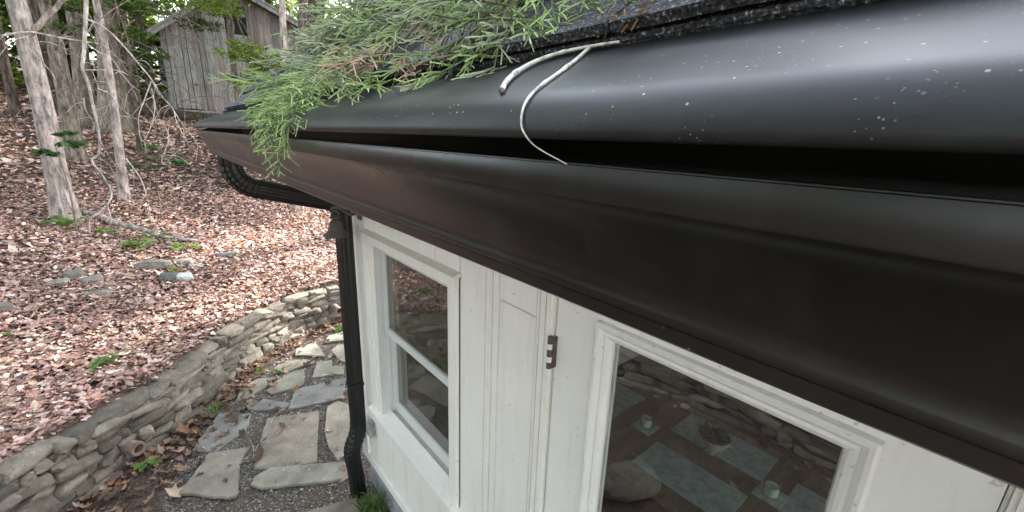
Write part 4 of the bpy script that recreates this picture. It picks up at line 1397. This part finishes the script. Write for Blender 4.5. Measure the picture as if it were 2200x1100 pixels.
# bare hanging branches
DEAD = [[(-0.34, 8.2, 4.024), (-0.406, 8.2, 3.69), (-0.477, 8.2, 3.35), (-0.517, 8.2, 3.188), (-0.491, 8.2, 3.009), (-0.495, 8.2, 2.717), (-0.496, 8.2, 2.387), (-0.538, 8.2, 2.11), (-0.627, 8.2, 2.017), (-0.548, 8.2, 1.795), (-0.504, 8.2, 1.533), (-0.661, 8.2, 1.313), (-0.779, 8.2, 1.225), (-0.812, 8.2, 1.03)],
[(-0.387, 8.2, 3.802), (-0.216, 8.2, 3.723), (-0.075, 8.2, 3.549), (0.069, 8.2, 3.306), (0.167, 8.2, 3.136), (0.26, 8.2, 2.896), (0.355, 8.2, 2.744), (0.37, 8.2, 2.549), (0.448, 8.2, 2.318), (0.481, 8.2, 2.148)],
[(0.167, 8.2, 3.136), (0.217, 8.2, 2.955), (0.326, 8.2, 2.806), (0.448, 8.2, 2.52), (0.582, 8.2, 2.253), (0.526, 8.2, 1.975)],
[(0.163, 8.2, 3.105), (0.063, 8.2, 2.88), (-0.046, 8.2, 2.624), (-0.076, 8.2, 2.37), (-0.065, 8.2, 2.274)],
[(0.149, 8.2, 3.011), (0.152, 8.2, 2.762), (0.072, 8.2, 2.503), (-0.05, 8.2, 2.274)],
[(-1.17, 8.2, 3.469), (-0.929, 8.2, 3.56), (-0.694, 8.2, 3.546), (-0.446, 8.2, 3.531), (-0.272, 8.2, 3.519), (-0.156, 8.2, 3.393), (-0.074, 8.2, 3.317)],
[(-0.446, 8.2, 3.531), (-0.332, 8.2, 3.426), (-0.208, 8.2, 3.358), (-0.107, 8.2, 3.107), (0.017, 8.2, 2.968)],
[(-0.275, 8.2, 2.047), (-0.166, 8.2, 1.783), (-0.13, 8.2, 1.512), (-0.135, 8.2, 1.305), (-0.135, 8.2, 1.059)],
[(-0.506, 8.2, 3.178), (-0.348, 8.2, 3.197), (-0.184, 8.2, 3.216), (-0.073, 8.2, 3.17)],
[(-0.41, 8.2, 2.959), (-0.285, 8.2, 2.882), (-0.209, 8.2, 2.707), (-0.046, 8.2, 2.561)],
[(-0.565, 8.2, 2.829), (-0.577, 8.2, 2.682), (-0.531, 8.2, 2.507), (-0.556, 8.2, 2.385)],
[(-0.935, 8.2, 3.522), (-0.953, 8.2, 3.468), (-0.915, 8.2, 3.316), (-0.828, 8.2, 3.14), (-0.793, 8.2, 3.034)],
[(0.213, 8.2, 2.574), (0.248, 8.2, 2.38), (0.218, 8.2, 2.247), (0.124, 8.2, 2.046), (0.12, 8.2, 1.945)],
[(-0.504, 8.2, 1.533), (-0.564, 8.2, 1.405), (-0.558, 8.2, 1.204), (-0.618, 8.2, 1.075)]]


def smooth_poly(pts, n=3):
    P_ = [Vector(p) for p in pts]
    out = []
    for i in range(len(P_) - 1):
        p0 = P_[max(i - 1, 0)]; p1 = P_[i]; p2 = P_[i + 1]; p3 = P_[min(i + 2, len(P_) - 1)]
        for k in range(n):
            t = k / n
            out.append(.5 * ((2 * p1) + (p2 - p0) * t + (2 * p0 - 5 * p1 + 4 * p2 - p3) * t * t + (3 * p1 - p0 - 3 * p2 + p3) * t ** 3))
    out.append(P_[-1])
    return out


db = empty('bare_branch', (-.34, 8.2, 1.0), 'bleached leafless branch hanging down with long curving twigs', 'branch')
rr = random.Random(9)
for i, pts in enumerate(DEAD):
    dy = rr.uniform(-.25, .25)
    pts = [(a, y + dy * (j / len(pts)), c) for j, (a, y, c) in enumerate(pts)]
    r0 = .026 if i == 0 else (.015 if i in (1, 5) else .009)
    r1 = .009 if i == 0 else .004
    if i == 0: pts = [(-.25, 8.2, 4.6)] + pts
    sp = smooth_poly(pts, 4)
    b = MB(); b.tube(sp, [r0 + (r1 - r0) * (j / (len(sp) - 1)) ** .7 for j in range(len(sp))], 6)
    limb = b.build('limb', M['deadwood'], db, True)
    for j in range(2, len(sp) - 1, 3):
        tw = MB()
        if rr.random() < .7:
            d_ = Vector((rr.uniform(-.5, .7), rr.uniform(-.4, .4), rr.uniform(-.8, .15))).normalized()
            L = rr.uniform(.12, .42)
            q0 = sp[j]; q1 = q0 + d_ * L * .5 + Vector((0, 0, .02)); q2 = q0 + d_ * L + Vector((rr.uniform(-.06, .06), 0, -.10 * L / .3))
            tw.tube(smooth_poly([q0, q1, q2], 3), [.0045, .004, .0038, .0034, .003, .0026, .002], 4)
            tw.build('twig', M['deadwood'], limb)
# thinner tangle of grey twigs between the trunks
tb = MB()
for k in range(46):
    p0 = Vector((rr.uniform(-.9, .9), rr.uniform(9.5, 12.5), rr.uniform(2.9, 4.9)))
    d_ = Vector((rr.uniform(-.9, .9), rr.uniform(-.3, .3), rr.uniform(-.6, .25))).normalized()
    L = rr.uniform(.5, 1.3)
    sp = smooth_poly([p0, p0 + d_ * L * .4 + Vector((0, 0, .05)), p0 + d_ * L * .75, p0 + d_ * L + Vector((0, 0, -.14))], 3)
    tb.tube(sp, [.008 - .006 * j / (len(sp) - 1) for j in range(len(sp))], 4)
tag(tb.build('dead_twigs', M['bark']), 'tangle of thin dead grey twigs between the trunks', 'twigs', kind='stuff')


# small plants on the slope
def plant(loc, n, spread, hgt, lsize, label, cols, name='seedling', cat='plant', shape='leaf'):
    x, y = loc
    z0 = tz(x, y)
    t = empty(name, (x, y, z0), label, cat, 'green plants on the slope')
    rr_ = random.Random(int(abs(x * 1000) + abs(y) * 77))
    b = MB(); P, nr, sp = [], [], []
    for k in range(n):
        a = rr_.uniform(0, 6.28); l = spread * rr_.uniform(.3, 1)
        tip = Vector((x + math.cos(a) * l, y + math.sin(a) * l, z0 + hgt * rr_.uniform(.5, 1)))
        b.tube(smooth_poly([(x, y, z0 - .02), (x + math.cos(a) * l * .35, y + math.sin(a) * l * .35, z0 + hgt * .6), tip], 3), [.004, .0037, .0034, .003, .0026, .0022, .002], 4)
        for j in range(5):
            f = rr_.uniform(.55, 1.08)
            P.append((x + math.cos(a) * l * f + rr_.uniform(-1, 1) * lsize * .6, y + math.sin(a) * l * f + rr_.uniform(-1, 1) * lsize * .6, z0 + (tip.z - z0) * min(1, f + .1) + rr_.uniform(-.01, .02)))
            nr.append((rr_.uniform(-.5, .5), rr_.uniform(-.7, .1), 1)); sp.append(rr_.uniform(0, 6.28))
    b.build('stem', M['grass_stem'], t)
    k = len(P)
    link('foliage', leaf_mesh('foliage', np.array(P), lsize * rng.lognormal(0, .2, k), np.array(nr), np.array(sp), palette(k, cols, .15), M['leaf'], shape), t)


M['grass_stem'] = simple('green_stem', (.08, .10, .03), (.12, .14, .05), 20, .6, 0)
BR = [(.14, .24, .05), (.10, .19, .04), (.19, .28, .07)]
plant((-.32, 7.47), 9, .16, .14, .085, 'bright green seedling above the flat rock', BR)
plant((-1.10, 8.44), 14, .30, .16, .075, 'low green plant at the foot of the pale trunk', BR)
plant((-.72, 8.15), 10, .26, .08, .06, 'thin yellow green plant right of the pale trunk foot', GREENS_Y)
plant((-.56, 4.52), 6, .08, .09, .055, 'tiny green seedling just above the stone wall', BR)
plant((-.14, 7.9), 8, .22, .10, .06, 'small green plant beside the end of the fallen branch', BR)
plant((.15, 7.35), 9, .2, .10, .06, 'small green plant between fallen branch and rocks', GREENS_Y)
plant((-.35, 3.72), 5, .07, .08, .05, 'tiny green plant below the near clay pipe', BR)
plant((.02, 6.62), 6, .08, .06, .05, 'tiny yellow green sprout beside the whitish rock', GREENS_Y)
plant((-1.25, 5.2), 4, .10, .05, .075, 'yellow green leaves at the left edge of the litter', GREENS_Y)


def spray_bush(loc, z, span, label):
    """branch of a sapling reaching sideways with flat layers of leaves"""
    x, y = loc
    zb = tz(x, y)
    t = empty('sapling', (x, y, zb), label, 'sapling', 'saplings on the slope')
    b = MB(); b.tube(smooth_poly([(x, y, zb - .05), (x + .03, y, zb + (z - zb) * .5), (x, y, z)], 5), [.012 - .0008 * i for i in range(11)], 6)
    P, nr = crown_pts([(x + span * .5, y - .1, z, span * .55, .22, .06, 1), (x - span * .3, y, z - .12, span * .4, .2, .06, .7), (x + .1, y, z + .16, span * .3, .2, .05, .4)], 260, .3)
    limb_tube(b, (x, y, z - .05), (x + span, y - .1, z), .006, .003, .05); limb_tube(b, (x, y, z - .15), (x - span * .6, y, z - .1), .006, .003, .04)
    b.build('stem', M['bark'], t)
    k = len(P)
    link('foliage', leaf_mesh('foliage', P, .075 * rng.lognormal(0, .2, k), nr, rng.uniform(0, 6.28, k), palette(k, [(.07, .14, .05), (.09, .17, .055), (.05, .11, .04)], .18), M['leaf']), t)


spray_bush((-.95, 8.3), 2.22, .42, 'sapling with a flat green spray in front of the pale trunk')
spray_bush((-.02, 8.9), 2.0, .55, 'green sapling spray below the hanging twigs')

# grass tufts
def tuft(loc, n, hgt, spread, label=None, group=None, z0=None, cols=((.06, .11, .025), (.09, .16, .035), (.13, .20, .05))):
    b = MB()
    x, y = loc
    zb = tz(x, y) if z0 is None else z0
    rr_ = random.Random(int(abs(x) * 991 + abs(y) * 313))
    for k in range(n):
        a = rr_.uniform(0, 6.28); l = spread * rr_.uniform(.3, 1.0); hh = hgt * rr_.uniform(.5, 1)
        bx0, by0 = x + rr_.uniform(-1, 1) * spread * .35, y + rr_.uniform(-1, 1) * spread * .35
        w = .0035
        sx, sy = -math.sin(a) * w, math.cos(a) * w
        c = cols[rr_.randrange(len(cols))]; c = tuple(q * rr_.uniform(.7, 1.3) for q in c)
        pr = [(0, 0, 1), (.3, .6, 1), (.7, .95, .7), (1.05, .85, .1)]
        vs_ = []
        for (f, g, ww) in pr:
            px_, py_, pz_ = bx0 + math.cos(a) * l * f, by0 + math.sin(a) * l * f, zb + hh * g
            vs_ += [(px_ - sx * ww, py_ - sy * ww, pz_), (px_ + sx * ww, py_ + sy * ww, pz_)]
        b.add(vs_, [(0, 1, 3, 2), (2, 3, 5, 4), (4, 5, 7, 6)], c)
    o = b.build('grass_tuft', M['grass'])
    return tag(o, label, 'grass', group)


tuft((.80, 2.30), 130, .17, .15, 'dense green grass tuft at the foot of the cabin wall by the downspout', 'grass tufts', 0)
tuft((1.55, 5.25), 60, .10, .14, 'grass tuft below the far clay pipe at the wall foot', 'grass tufts', 0)
tuft((.52, 4.72), 40, .07, .12, 'thin grass at the middle of the stone wall foot', 'grass tufts', 0)
tuft((.10, 4.20), 40, .09, .12, 'grass tuft by the bent pale stick at the wall foot', 'grass tufts', 0)
tuft((-.42, 4.75), 16, .10, .16, 'sprawling pale grass blades on the leaves above the wall', 'grass tufts', None, ((.2, .22, .10), (.26, .27, .14)))
tuft((.75, 4.62), 40, .06, .12, 'short grass between the far flagstones', 'grass tufts', 0)

# sticks on the path
for pts, r0, lab in (([(0.189, 4.75, .12), (0.178, 4.66, .10), (0.119, 4.53, .03), (0.019, 4.404, .02), (-0.043, 4.198, .02)], .008, 'bent pale stick leaning at the foot of the stone wall'),
                     ([(0.651, 3.903, .035), (0.508, 3.802, .04), (0.406, 3.585, .045), (0.312, 3.468, .035), (0.267, 3.36, .03), (0.083, 3.353, .035)], .005, 'long thin grey stick curving across the flagstones'),
                     ([(0.275, 3.37, .03), (0.29, 3.48, .04), (0.283, 3.60, .03)], .004, 'short grey twig beside the long stick on the path'),
                     ([(-.62, 4.25, .52), (-.45, 4.32, .53), (-.36, 4.4, .55)], .005, 'short pale twig lying on top of the stone wall')):
    b = MB(); sp = smooth_poly(pts, 4); b.tube(sp, [r0 * .8 * (1 - .5 * j / len(sp)) for j in range(len(sp))], 6)
    tag(b.build('stick', M['bark_pale'], None, True), lab, 'stick', 'sticks on the ground')

# ------------------------------------------------------------------ dining table behind the door glass
TZ = .79
tb_ = empty('dining_table', (2.15, .9, .05), 'wooden dining table indoors, seen through the door glass', 'table')
bx('table_top', M['tablewood'], tb_, 1.70, 2.58, .18, 1.62, TZ - .035, TZ - .004, .012)
for (x, y) in ((1.78, .27), (2.5, .27), (1.78, 1.53), (2.5, 1.53)):
    bx('leg', M['tablewood'], tb_, x - .035, x + .035, y - .035, y + .035, .051, TZ - .036, .006)
for (x0, x1, y0, y1, lab) in ((2.235, 2.495, .53, 1.05, 'on the far side of the table'), (1.81, 2.075, .53, 1.04, 'on the near side of the table'), (1.97, 2.40, 1.34, 1.60, 'at the left end of the table'), (1.97, 2.38, .20, .40, 'at the right end of the table')):
    o = bx('placemat', M['mat'], None, x0, x1, y0, y1, TZ - .003, TZ + .002, .001)
    tag(o, 'pale green frosted placemat ' + lab, 'placemat', 'placemats')
for (x, y, lab, rot) in ((2.13, 1.16, 'left', .75), (2.17, .46, 'right', .75)):
    c = MB(); s_ = .075
    q = [(x + s_ * math.cos(rot + k * math.pi / 2) * 1.2, y + s_ * math.sin(rot + k * math.pi / 2) * 1.2) for k in range(4)]
    c.add([(a, b_, TZ + .0025) for a, b_ in q] + [(a, b_, TZ + .007) for a, b_ in q], [(3, 2, 1, 0), (4, 5, 6, 7), (0, 1, 5, 4), (1, 2, 6, 5), (2, 3, 7, 6), (3, 0, 4, 7)])
    tag(c.build('coaster', M['mat']), 'square glass coaster under the ' + lab + ' candle', 'coaster', 'coasters')
    j = empty('candle', (x, y, TZ + .007), 'pale candle in a glass jar, ' + lab + ' of the two on the table', 'candle', 'candles')
    b = MB(); b.lathe([(0, TZ + .008), (.036, TZ + .008), (.038, TZ + .012), (.038, TZ + .095), (.035, TZ + .095), (.034, TZ + .014), (0, TZ + .013)], x, y, 24); b.build('jar', M['clearglass'], j, True, sharp=50)
    b = MB(); b.lathe([(0, TZ + .015), (.032, TZ + .015), (.032, TZ + .065), (.004, TZ + .063), (0, TZ + .063)], x, y, 20); b.build('wax', M['wax'], j, True, sharp=50)
    b = MB(); b.tube([(x, y, TZ + .062), (x, y, TZ + .074)], .0015, 5); b.build('wick', M['dark'], j)
bo = empty('bowl', (2.25, .80, TZ), 'pierced pale bowl of greenery in the middle of the table', 'bowl')
b = MB(); b.lathe([(0, TZ + .004), (.045, TZ + .004), (.05, TZ + .012), (.03, TZ + .03), (.06, TZ + .05), (.085, TZ + .085), (.09, TZ + .11), (.083, TZ + .11), (.075, TZ + .085), (.05, TZ + .06), (0, TZ + .055)], 2.25, .80, 28); b.build('dish', M['ceramic'], bo, True, sharp=50)
n = 160
P = np.stack([2.25 + rng.normal(0, .035, n), .80 + rng.normal(0, .035, n), TZ + .10 + np.abs(rng.normal(0, .02, n))], 1)
link('greenery', leaf_mesh('greenery', P, np.full(n, .035), np.stack([rng.normal(0, .6, n), rng.normal(0, .6, n), np.ones(n)], 1), rng.uniform(0, 6.28, n), palette(n, GREENS_D, .2), M['leaf']), bo)

# ------------------------------------------------------------------ juniper branch lying over the roof edge
def surf(x):
    """top of guard or shingles under x"""
    if x < .195: return -9
    if x < .318: return 2.5 + .0335 + (x - .218) * .4254 if x > .212 else 2.515
    return RZ0 + SL * (x - RX0) + .016


jun = empty('juniper_branch', (.62, .6, 2.95), 'green juniper branch sprawling over the roof edge and hanging past the gutter', 'branch')
jr = random.Random(21)


def clampz(p, m_=.003):
    s_ = surf(p.x) + m_
    if p.z < s_: p.z = s_
    # keep out of the gutter body
    if .19 < p.x < .40 and p.z < 2.5 + .03 and p.x >= .195 and p.z < surf(p.x): p.z = surf(p.x) + m_
    return p


def twig3(b, p0, d, L, r, c0, c1, droop):
    d = d.normalized()
    pm = clampz(p0 + d * L * .5 + Vector((0, 0, -droop * L * .12)))
    p1 = clampz(p0 + d * L + Vector((0, 0, -droop * L * .4)))
    base = len(b.v)
    t = (p1 - p0)
    if t.length < 1e-6: return p1
    t.normalize()
    u = t.cross(Vector((.3, .2, .93))); u.normalize(); w = t.cross(u)
    cm_ = tuple((a + e) / 2 for a, e in zip(c0, c1))
    for (p, rr_, cc_) in ((p0, r, c0), (pm, r * .95, cm_), (p1, r * .6, c1)):
        for k in range(3):
            th = k * 2.0944
            q = p + (u * math.cos(th) + w * math.sin(th)) * rr_
            b.v.append((q.x, q.y, q.z)); b.c.append(cc_)
    for i in range(2):
        for k in range(3):
            b.f.append((base + i * 3 + k, base + i * 3 + (k + 1) % 3, base + (i + 1) * 3 + (k + 1) % 3, base + (i + 1) * 3 + k))
    b.f.append((base + 6, base + 7, base + 8))
    return p1


def mixt(a, b_, t): return tuple(x * (1 - t) + y * t for x, y in zip(a, b_))


def juniper_spray(p0, p1, width, kind):
    """flat fan of scale-leaf twigs from p0 to p1"""
    p0, p1 = Vector(p0), Vector(p1)
    b = MB()
    ax = p1 - p0; L = ax.length
    side = ax.cross(Vector((jr.uniform(-.4, .4), jr.uniform(-.4, .4), 1))).normalized()
    upv = side.cross(ax).normalized()
    k = jr.uniform(.8, 1.2)
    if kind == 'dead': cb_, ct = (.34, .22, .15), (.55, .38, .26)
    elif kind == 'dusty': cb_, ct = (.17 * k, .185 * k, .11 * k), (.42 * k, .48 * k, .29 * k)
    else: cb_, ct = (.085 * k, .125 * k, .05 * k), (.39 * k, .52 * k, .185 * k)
    wood = (.24, .19, .14)
    bend_ = upv * jr.uniform(-.15, .15) * L + side * jr.uniform(-.12, .12) * L
    n = max(6, int(L / .0098))
    pts = []
    for i in range(n + 1):
        t = i / n
        pts.append(clampz(p0 + ax * t + bend_ * math.sin(math.pi * t)))
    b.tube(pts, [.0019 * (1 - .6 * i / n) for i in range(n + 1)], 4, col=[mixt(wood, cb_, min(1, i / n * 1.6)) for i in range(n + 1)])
    for i in range(1, n + 1):
        t = i / n
        fwd = (pts[i] - pts[i - 1]).normalized() if (pts[i] - pts[i - 1]).length > 1e-6 else ax.normalized()
        sg = 1 if i % 2 else -1
        env = width * (.35 + .75 * math.sin(math.pi * min(1, .15 + .8 * t))) * jr.uniform(.65, 1.15)
        d = (fwd * jr.uniform(.75, 1.15) + side * sg * jr.uniform(.55, 1.0) + upv * jr.uniform(-.35, .45)).normalized()
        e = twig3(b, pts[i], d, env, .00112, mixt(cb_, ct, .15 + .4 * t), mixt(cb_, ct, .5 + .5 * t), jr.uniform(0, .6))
        m_ = max(2, int(env / .012))
        for j in range(1, m_ + 1):
            f = j / (m_ + .3)
            q = pts[i].lerp(e, f)
            sg2 = 1 if j % 2 else -1
            lat_ = side * sg2 * jr.uniform(.3, .9) + upv * jr.uniform(-.5, .5)
            d2 = (d * .9 + lat_).normalized()
            twig3(b, q, d2, jr.uniform(.010, .028) * (1.15 - .5 * f), .00105, mixt(cb_, ct, .3 + .3 * f), mixt(cb_, ct, .75 + .3 * jr.random()), jr.uniform(-.2, .6))
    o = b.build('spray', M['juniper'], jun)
    return o


def stem(pts, r0, r1):
    b = MB(); sp = smooth_poly(pts, 5)
    b.tube(sp, [r0 + (r1 - r0) * i / (len(sp) - 1) for i in range(len(sp))], 7)
    b.build('stem', M['bark'], jun, True)
    return sp


S1 = stem([(.75, .42, 3.06), (.60, .60, 2.90), (.49, .78, 2.765), (.40, .93, 2.69), (.32, 1.03, 2.635), (.262, 1.08, 2.595)], .008, .003)
S2 = stem([(.75, .42, 3.06), (.58, .42, 2.90), (.45, .44, 2.74), (.385, .46, 2.67), (.345, .48, 2.635)], .006, .002)
S3 = stem([(.60, .60, 2.90), (.57, .86, 2.87), (.54, 1.02, 2.82), (.50, 1.15, 2.77), (.475, 1.23, 2.74)], .006, .002)
S4 = stem([(.49, .78, 2.765), (.42, .76, 2.71), (.36, .74, 2.655), (.31, .74, 2.605)], .004, .002)
S5 = stem([(.56, .90, 2.875), (.47, 1.02, 2.80), (.41, 1.09, 2.735), (.355, 1.13, 2.675)], .004, .002)


def sprays(S, n, f0, dirs, Ls, wd, kinds):
    for i in range(n):
        f = f0 + (1 - f0) * (i + jr.random()) / n
        p = S[min(len(S) - 1, int(f * (len(S) - 1)))]
        tang = (S[-1] - S[max(0, len(S) - 6)]).normalized()
        d = (Vector(dirs) + tang * .5 + Vector((jr.uniform(-.55, .55), jr.uniform(-.75, .75), jr.uniform(-.45, .55)))).normalized()
        L = jr.uniform(*Ls)
        juniper_spray(p, p + d * L, wd * jr.uniform(.8, 1.2), kinds[jr.randrange(len(kinds))])


sprays(S1, 42, .15, (-.45, .30, -.25), (.09, .17), .048, ['green', 'dusty', 'dusty', 'green'])
sprays(S2, 26, .15, (-.55, .05, -.25), (.09, .18), .048, ['green', 'green', 'green', 'dusty'])
sprays(S3, 36, .10, (-.40, .30, -.10), (.11, .19), .054, ['dusty', 'dusty', 'green'])
sprays(S4, 20, .05, (-.50, .05, -.20), (.08, .15), .044, ['dusty', 'dead', 'green', 'dusty'])
sprays(S5, 36, .10, (-.45, .20, -.20), (.09, .16), .048, ['dusty', 'green', 'dusty'])
# the tail that hangs past the guard and the trough
for (a, e, w, k) in (((.262, 1.08, 2.595), (.184, 1.10, 2.515), .044, 'green'), ((.262, 1.08, 2.595), (.180, 1.02, 2.490), .044, 'green'), ((.262, 1.06, 2.590), (.176, .95, 2.482), .044, 'green'),
                     ((.270, 1.02, 2.595), (.178, .86, 2.490), .044, 'green'), ((.262, 1.05, 2.585), (.172, .860, 2.432), .036, 'green'), ((.28, .98, 2.60), (.182, .76, 2.512), .042, 'green'),
                     ((.27, 1.06, 2.60), (.188, 1.16, 2.532), .042, 'green'), ((.29, .92, 2.61), (.198, .68, 2.535), .040, 'green'), ((.255, 1.05, 2.575), (.176, .90, 2.455), .036, 'green'),
                     ((.265, 1.08, 2.60), (.182, 1.06, 2.50), .044, 'green'), ((.262, 1.04, 2.585), (.174, .80, 2.470), .038, 'green'), ((.275, 1.10, 2.61), (.20, 1.22, 2.555), .042, 'dusty'), ((.262, 1.06, 2.59), (.174, .99, 2.462), .036, 'green'),
                     ((.29, .96, 2.62), (.19, .82, 2.545), .044, 'green'), ((.30, 1.0, 2.63), (.205, .92, 2.560), .044, 'dusty'), ((.31, .90, 2.63), (.22, .74, 2.565), .044, 'green'),
                     ((.30, .80, 2.600), (.215, .60, 2.545), .030, 'green'), ((.31, .74, 2.600), (.235, .56, 2.560), .026, 'green'), ((.335, .50, 2.635), (.29, .40, 2.590), .026, 'green'), ((.335, .44, 2.635), (.295, .335, 2.595), .022, 'green'),
                     ((.36, .40, 2.66), (.315, .25, 2.615), .022, 'green'), ((.37, .36, 2.68), (.335, .20, 2.655), .020, 'green'),
                     ((.40, .42, 2.69), (.335, .37, 2.61), .030, 'green'), ((.40, .36, 2.69), (.345, .30, 2.622), .030, 'green'), ((.41, .33, 2.70), (.35, .255, 2.628), .028, 'green'), ((.40, .40, 2.69), (.33, .33, 2.606), .030, 'green'), ((.42, .30, 2.71), (.365, .225, 2.64), .026, 'green'), ((.39, .46, 2.68), (.335, .42, 2.612), .032, 'dusty'),
                     ((.33, .66, 2.62), (.272, .53, 2.575), .022, 'dead'), ((.34, .62, 2.64), (.30, .52, 2.60), .022, 'dead')):
    juniper_spray(a, e, w, k)

# dead twig caught in the joint between guard and shingle
tw = empty('dead_twig', (.30, .27, 2.57), 'forked bleached dead twig lying over the gutter cover', 'twig')


def gz_(x): return 2.5 + .0335 + (x - .218) * .4254


b = MB(); P_ = smooth_poly([(0.2171, 0.275, 2.5357), (0.2393, 0.297, 2.5460), (0.2682, 0.3184, 2.5585), (0.298, 0.3296, 2.5715), (0.3155, 0.322, 2.5795), (0.3215, 0.304, 2.5825), (0.322, 0.2867, 2.5830), (0.322, 0.268, 2.5830), (0.3215, 0.2475, 2.5825)], 5)
b.tube(P_, [(.0025 - .0013 * i / (len(P_) - 1)) * (1.25 if i in (9, 10, 23) else 1) for i in range(len(P_))], 8, rough=.35); b.build('stem', M['twigwhite'], tw, True)
b = MB(); P_ = smooth_poly([(0.3215, 0.279, 2.5825), (0.2926, 0.2676, 2.5675), (0.2659, 0.255, 2.5560), (0.2404, 0.2444, 2.5450), (0.2208, 0.2358, 2.5366), (0.2069, 0.23, 2.5289), (0.2001, 0.2281, 2.5223), (0.1958, 0.2257, 2.5151), (0.1936, 0.2227, 2.5078), (.193, .2174, 2.5019), (.1957, .2131, 2.4967), (.1988, .2071, 2.4928), (.2017, .1989, 2.4891), (.2046, .1897, 2.4852)], 4)
b.tube(P_, [.0017 * (1 - .8 * (i / (len(P_) - 1)) ** .8) * (1.35 if i in (7, 8, 14) else 1) for i in range(len(P_))], 7, rough=.3); b.build('fork', M['twigwhite'], tw, True)
b = MB(); b.lathe([(0, -.0022), (.0018, -.0018), (.0027, 0), (.002, .0018), (0, .0026)], 0, 0, 8)
kn = b.build('knot', M['bark'], tw, True); kn.location = Vector((.2165, .2745, 2.5355)) - tw.location
b = MB()
for k in range(9):
    p0 = Vector((.326 + jr.uniform(-.008, .008), .262 + jr.uniform(-.03, .02), 2.589))
    d = Vector((jr.uniform(-.3, .3), jr.uniform(-.9, .9), jr.uniform(.15, .8)))
    twig3(b, p0, d, jr.uniform(.012, .03), .0009, (.26, .13, .04), (.36, .19, .06), .3)
b.build('needle', M['juniper'], tw)
b = MB()
for (p0, d, L) in (((.335, .225, 2.592), (-.1, -.5, .45), .03), ((.335, .222, 2.592), (-.2, -.9, .15), .035), ((.338, .235, 2.592), (0, -.4, .8), .02)):
    e = twig3(b, Vector(p0), Vector(d), L, .0011, (.20, .24, .07), (.32, .36, .12), .2)
b.build('green_tip', M['juniper'], tw)
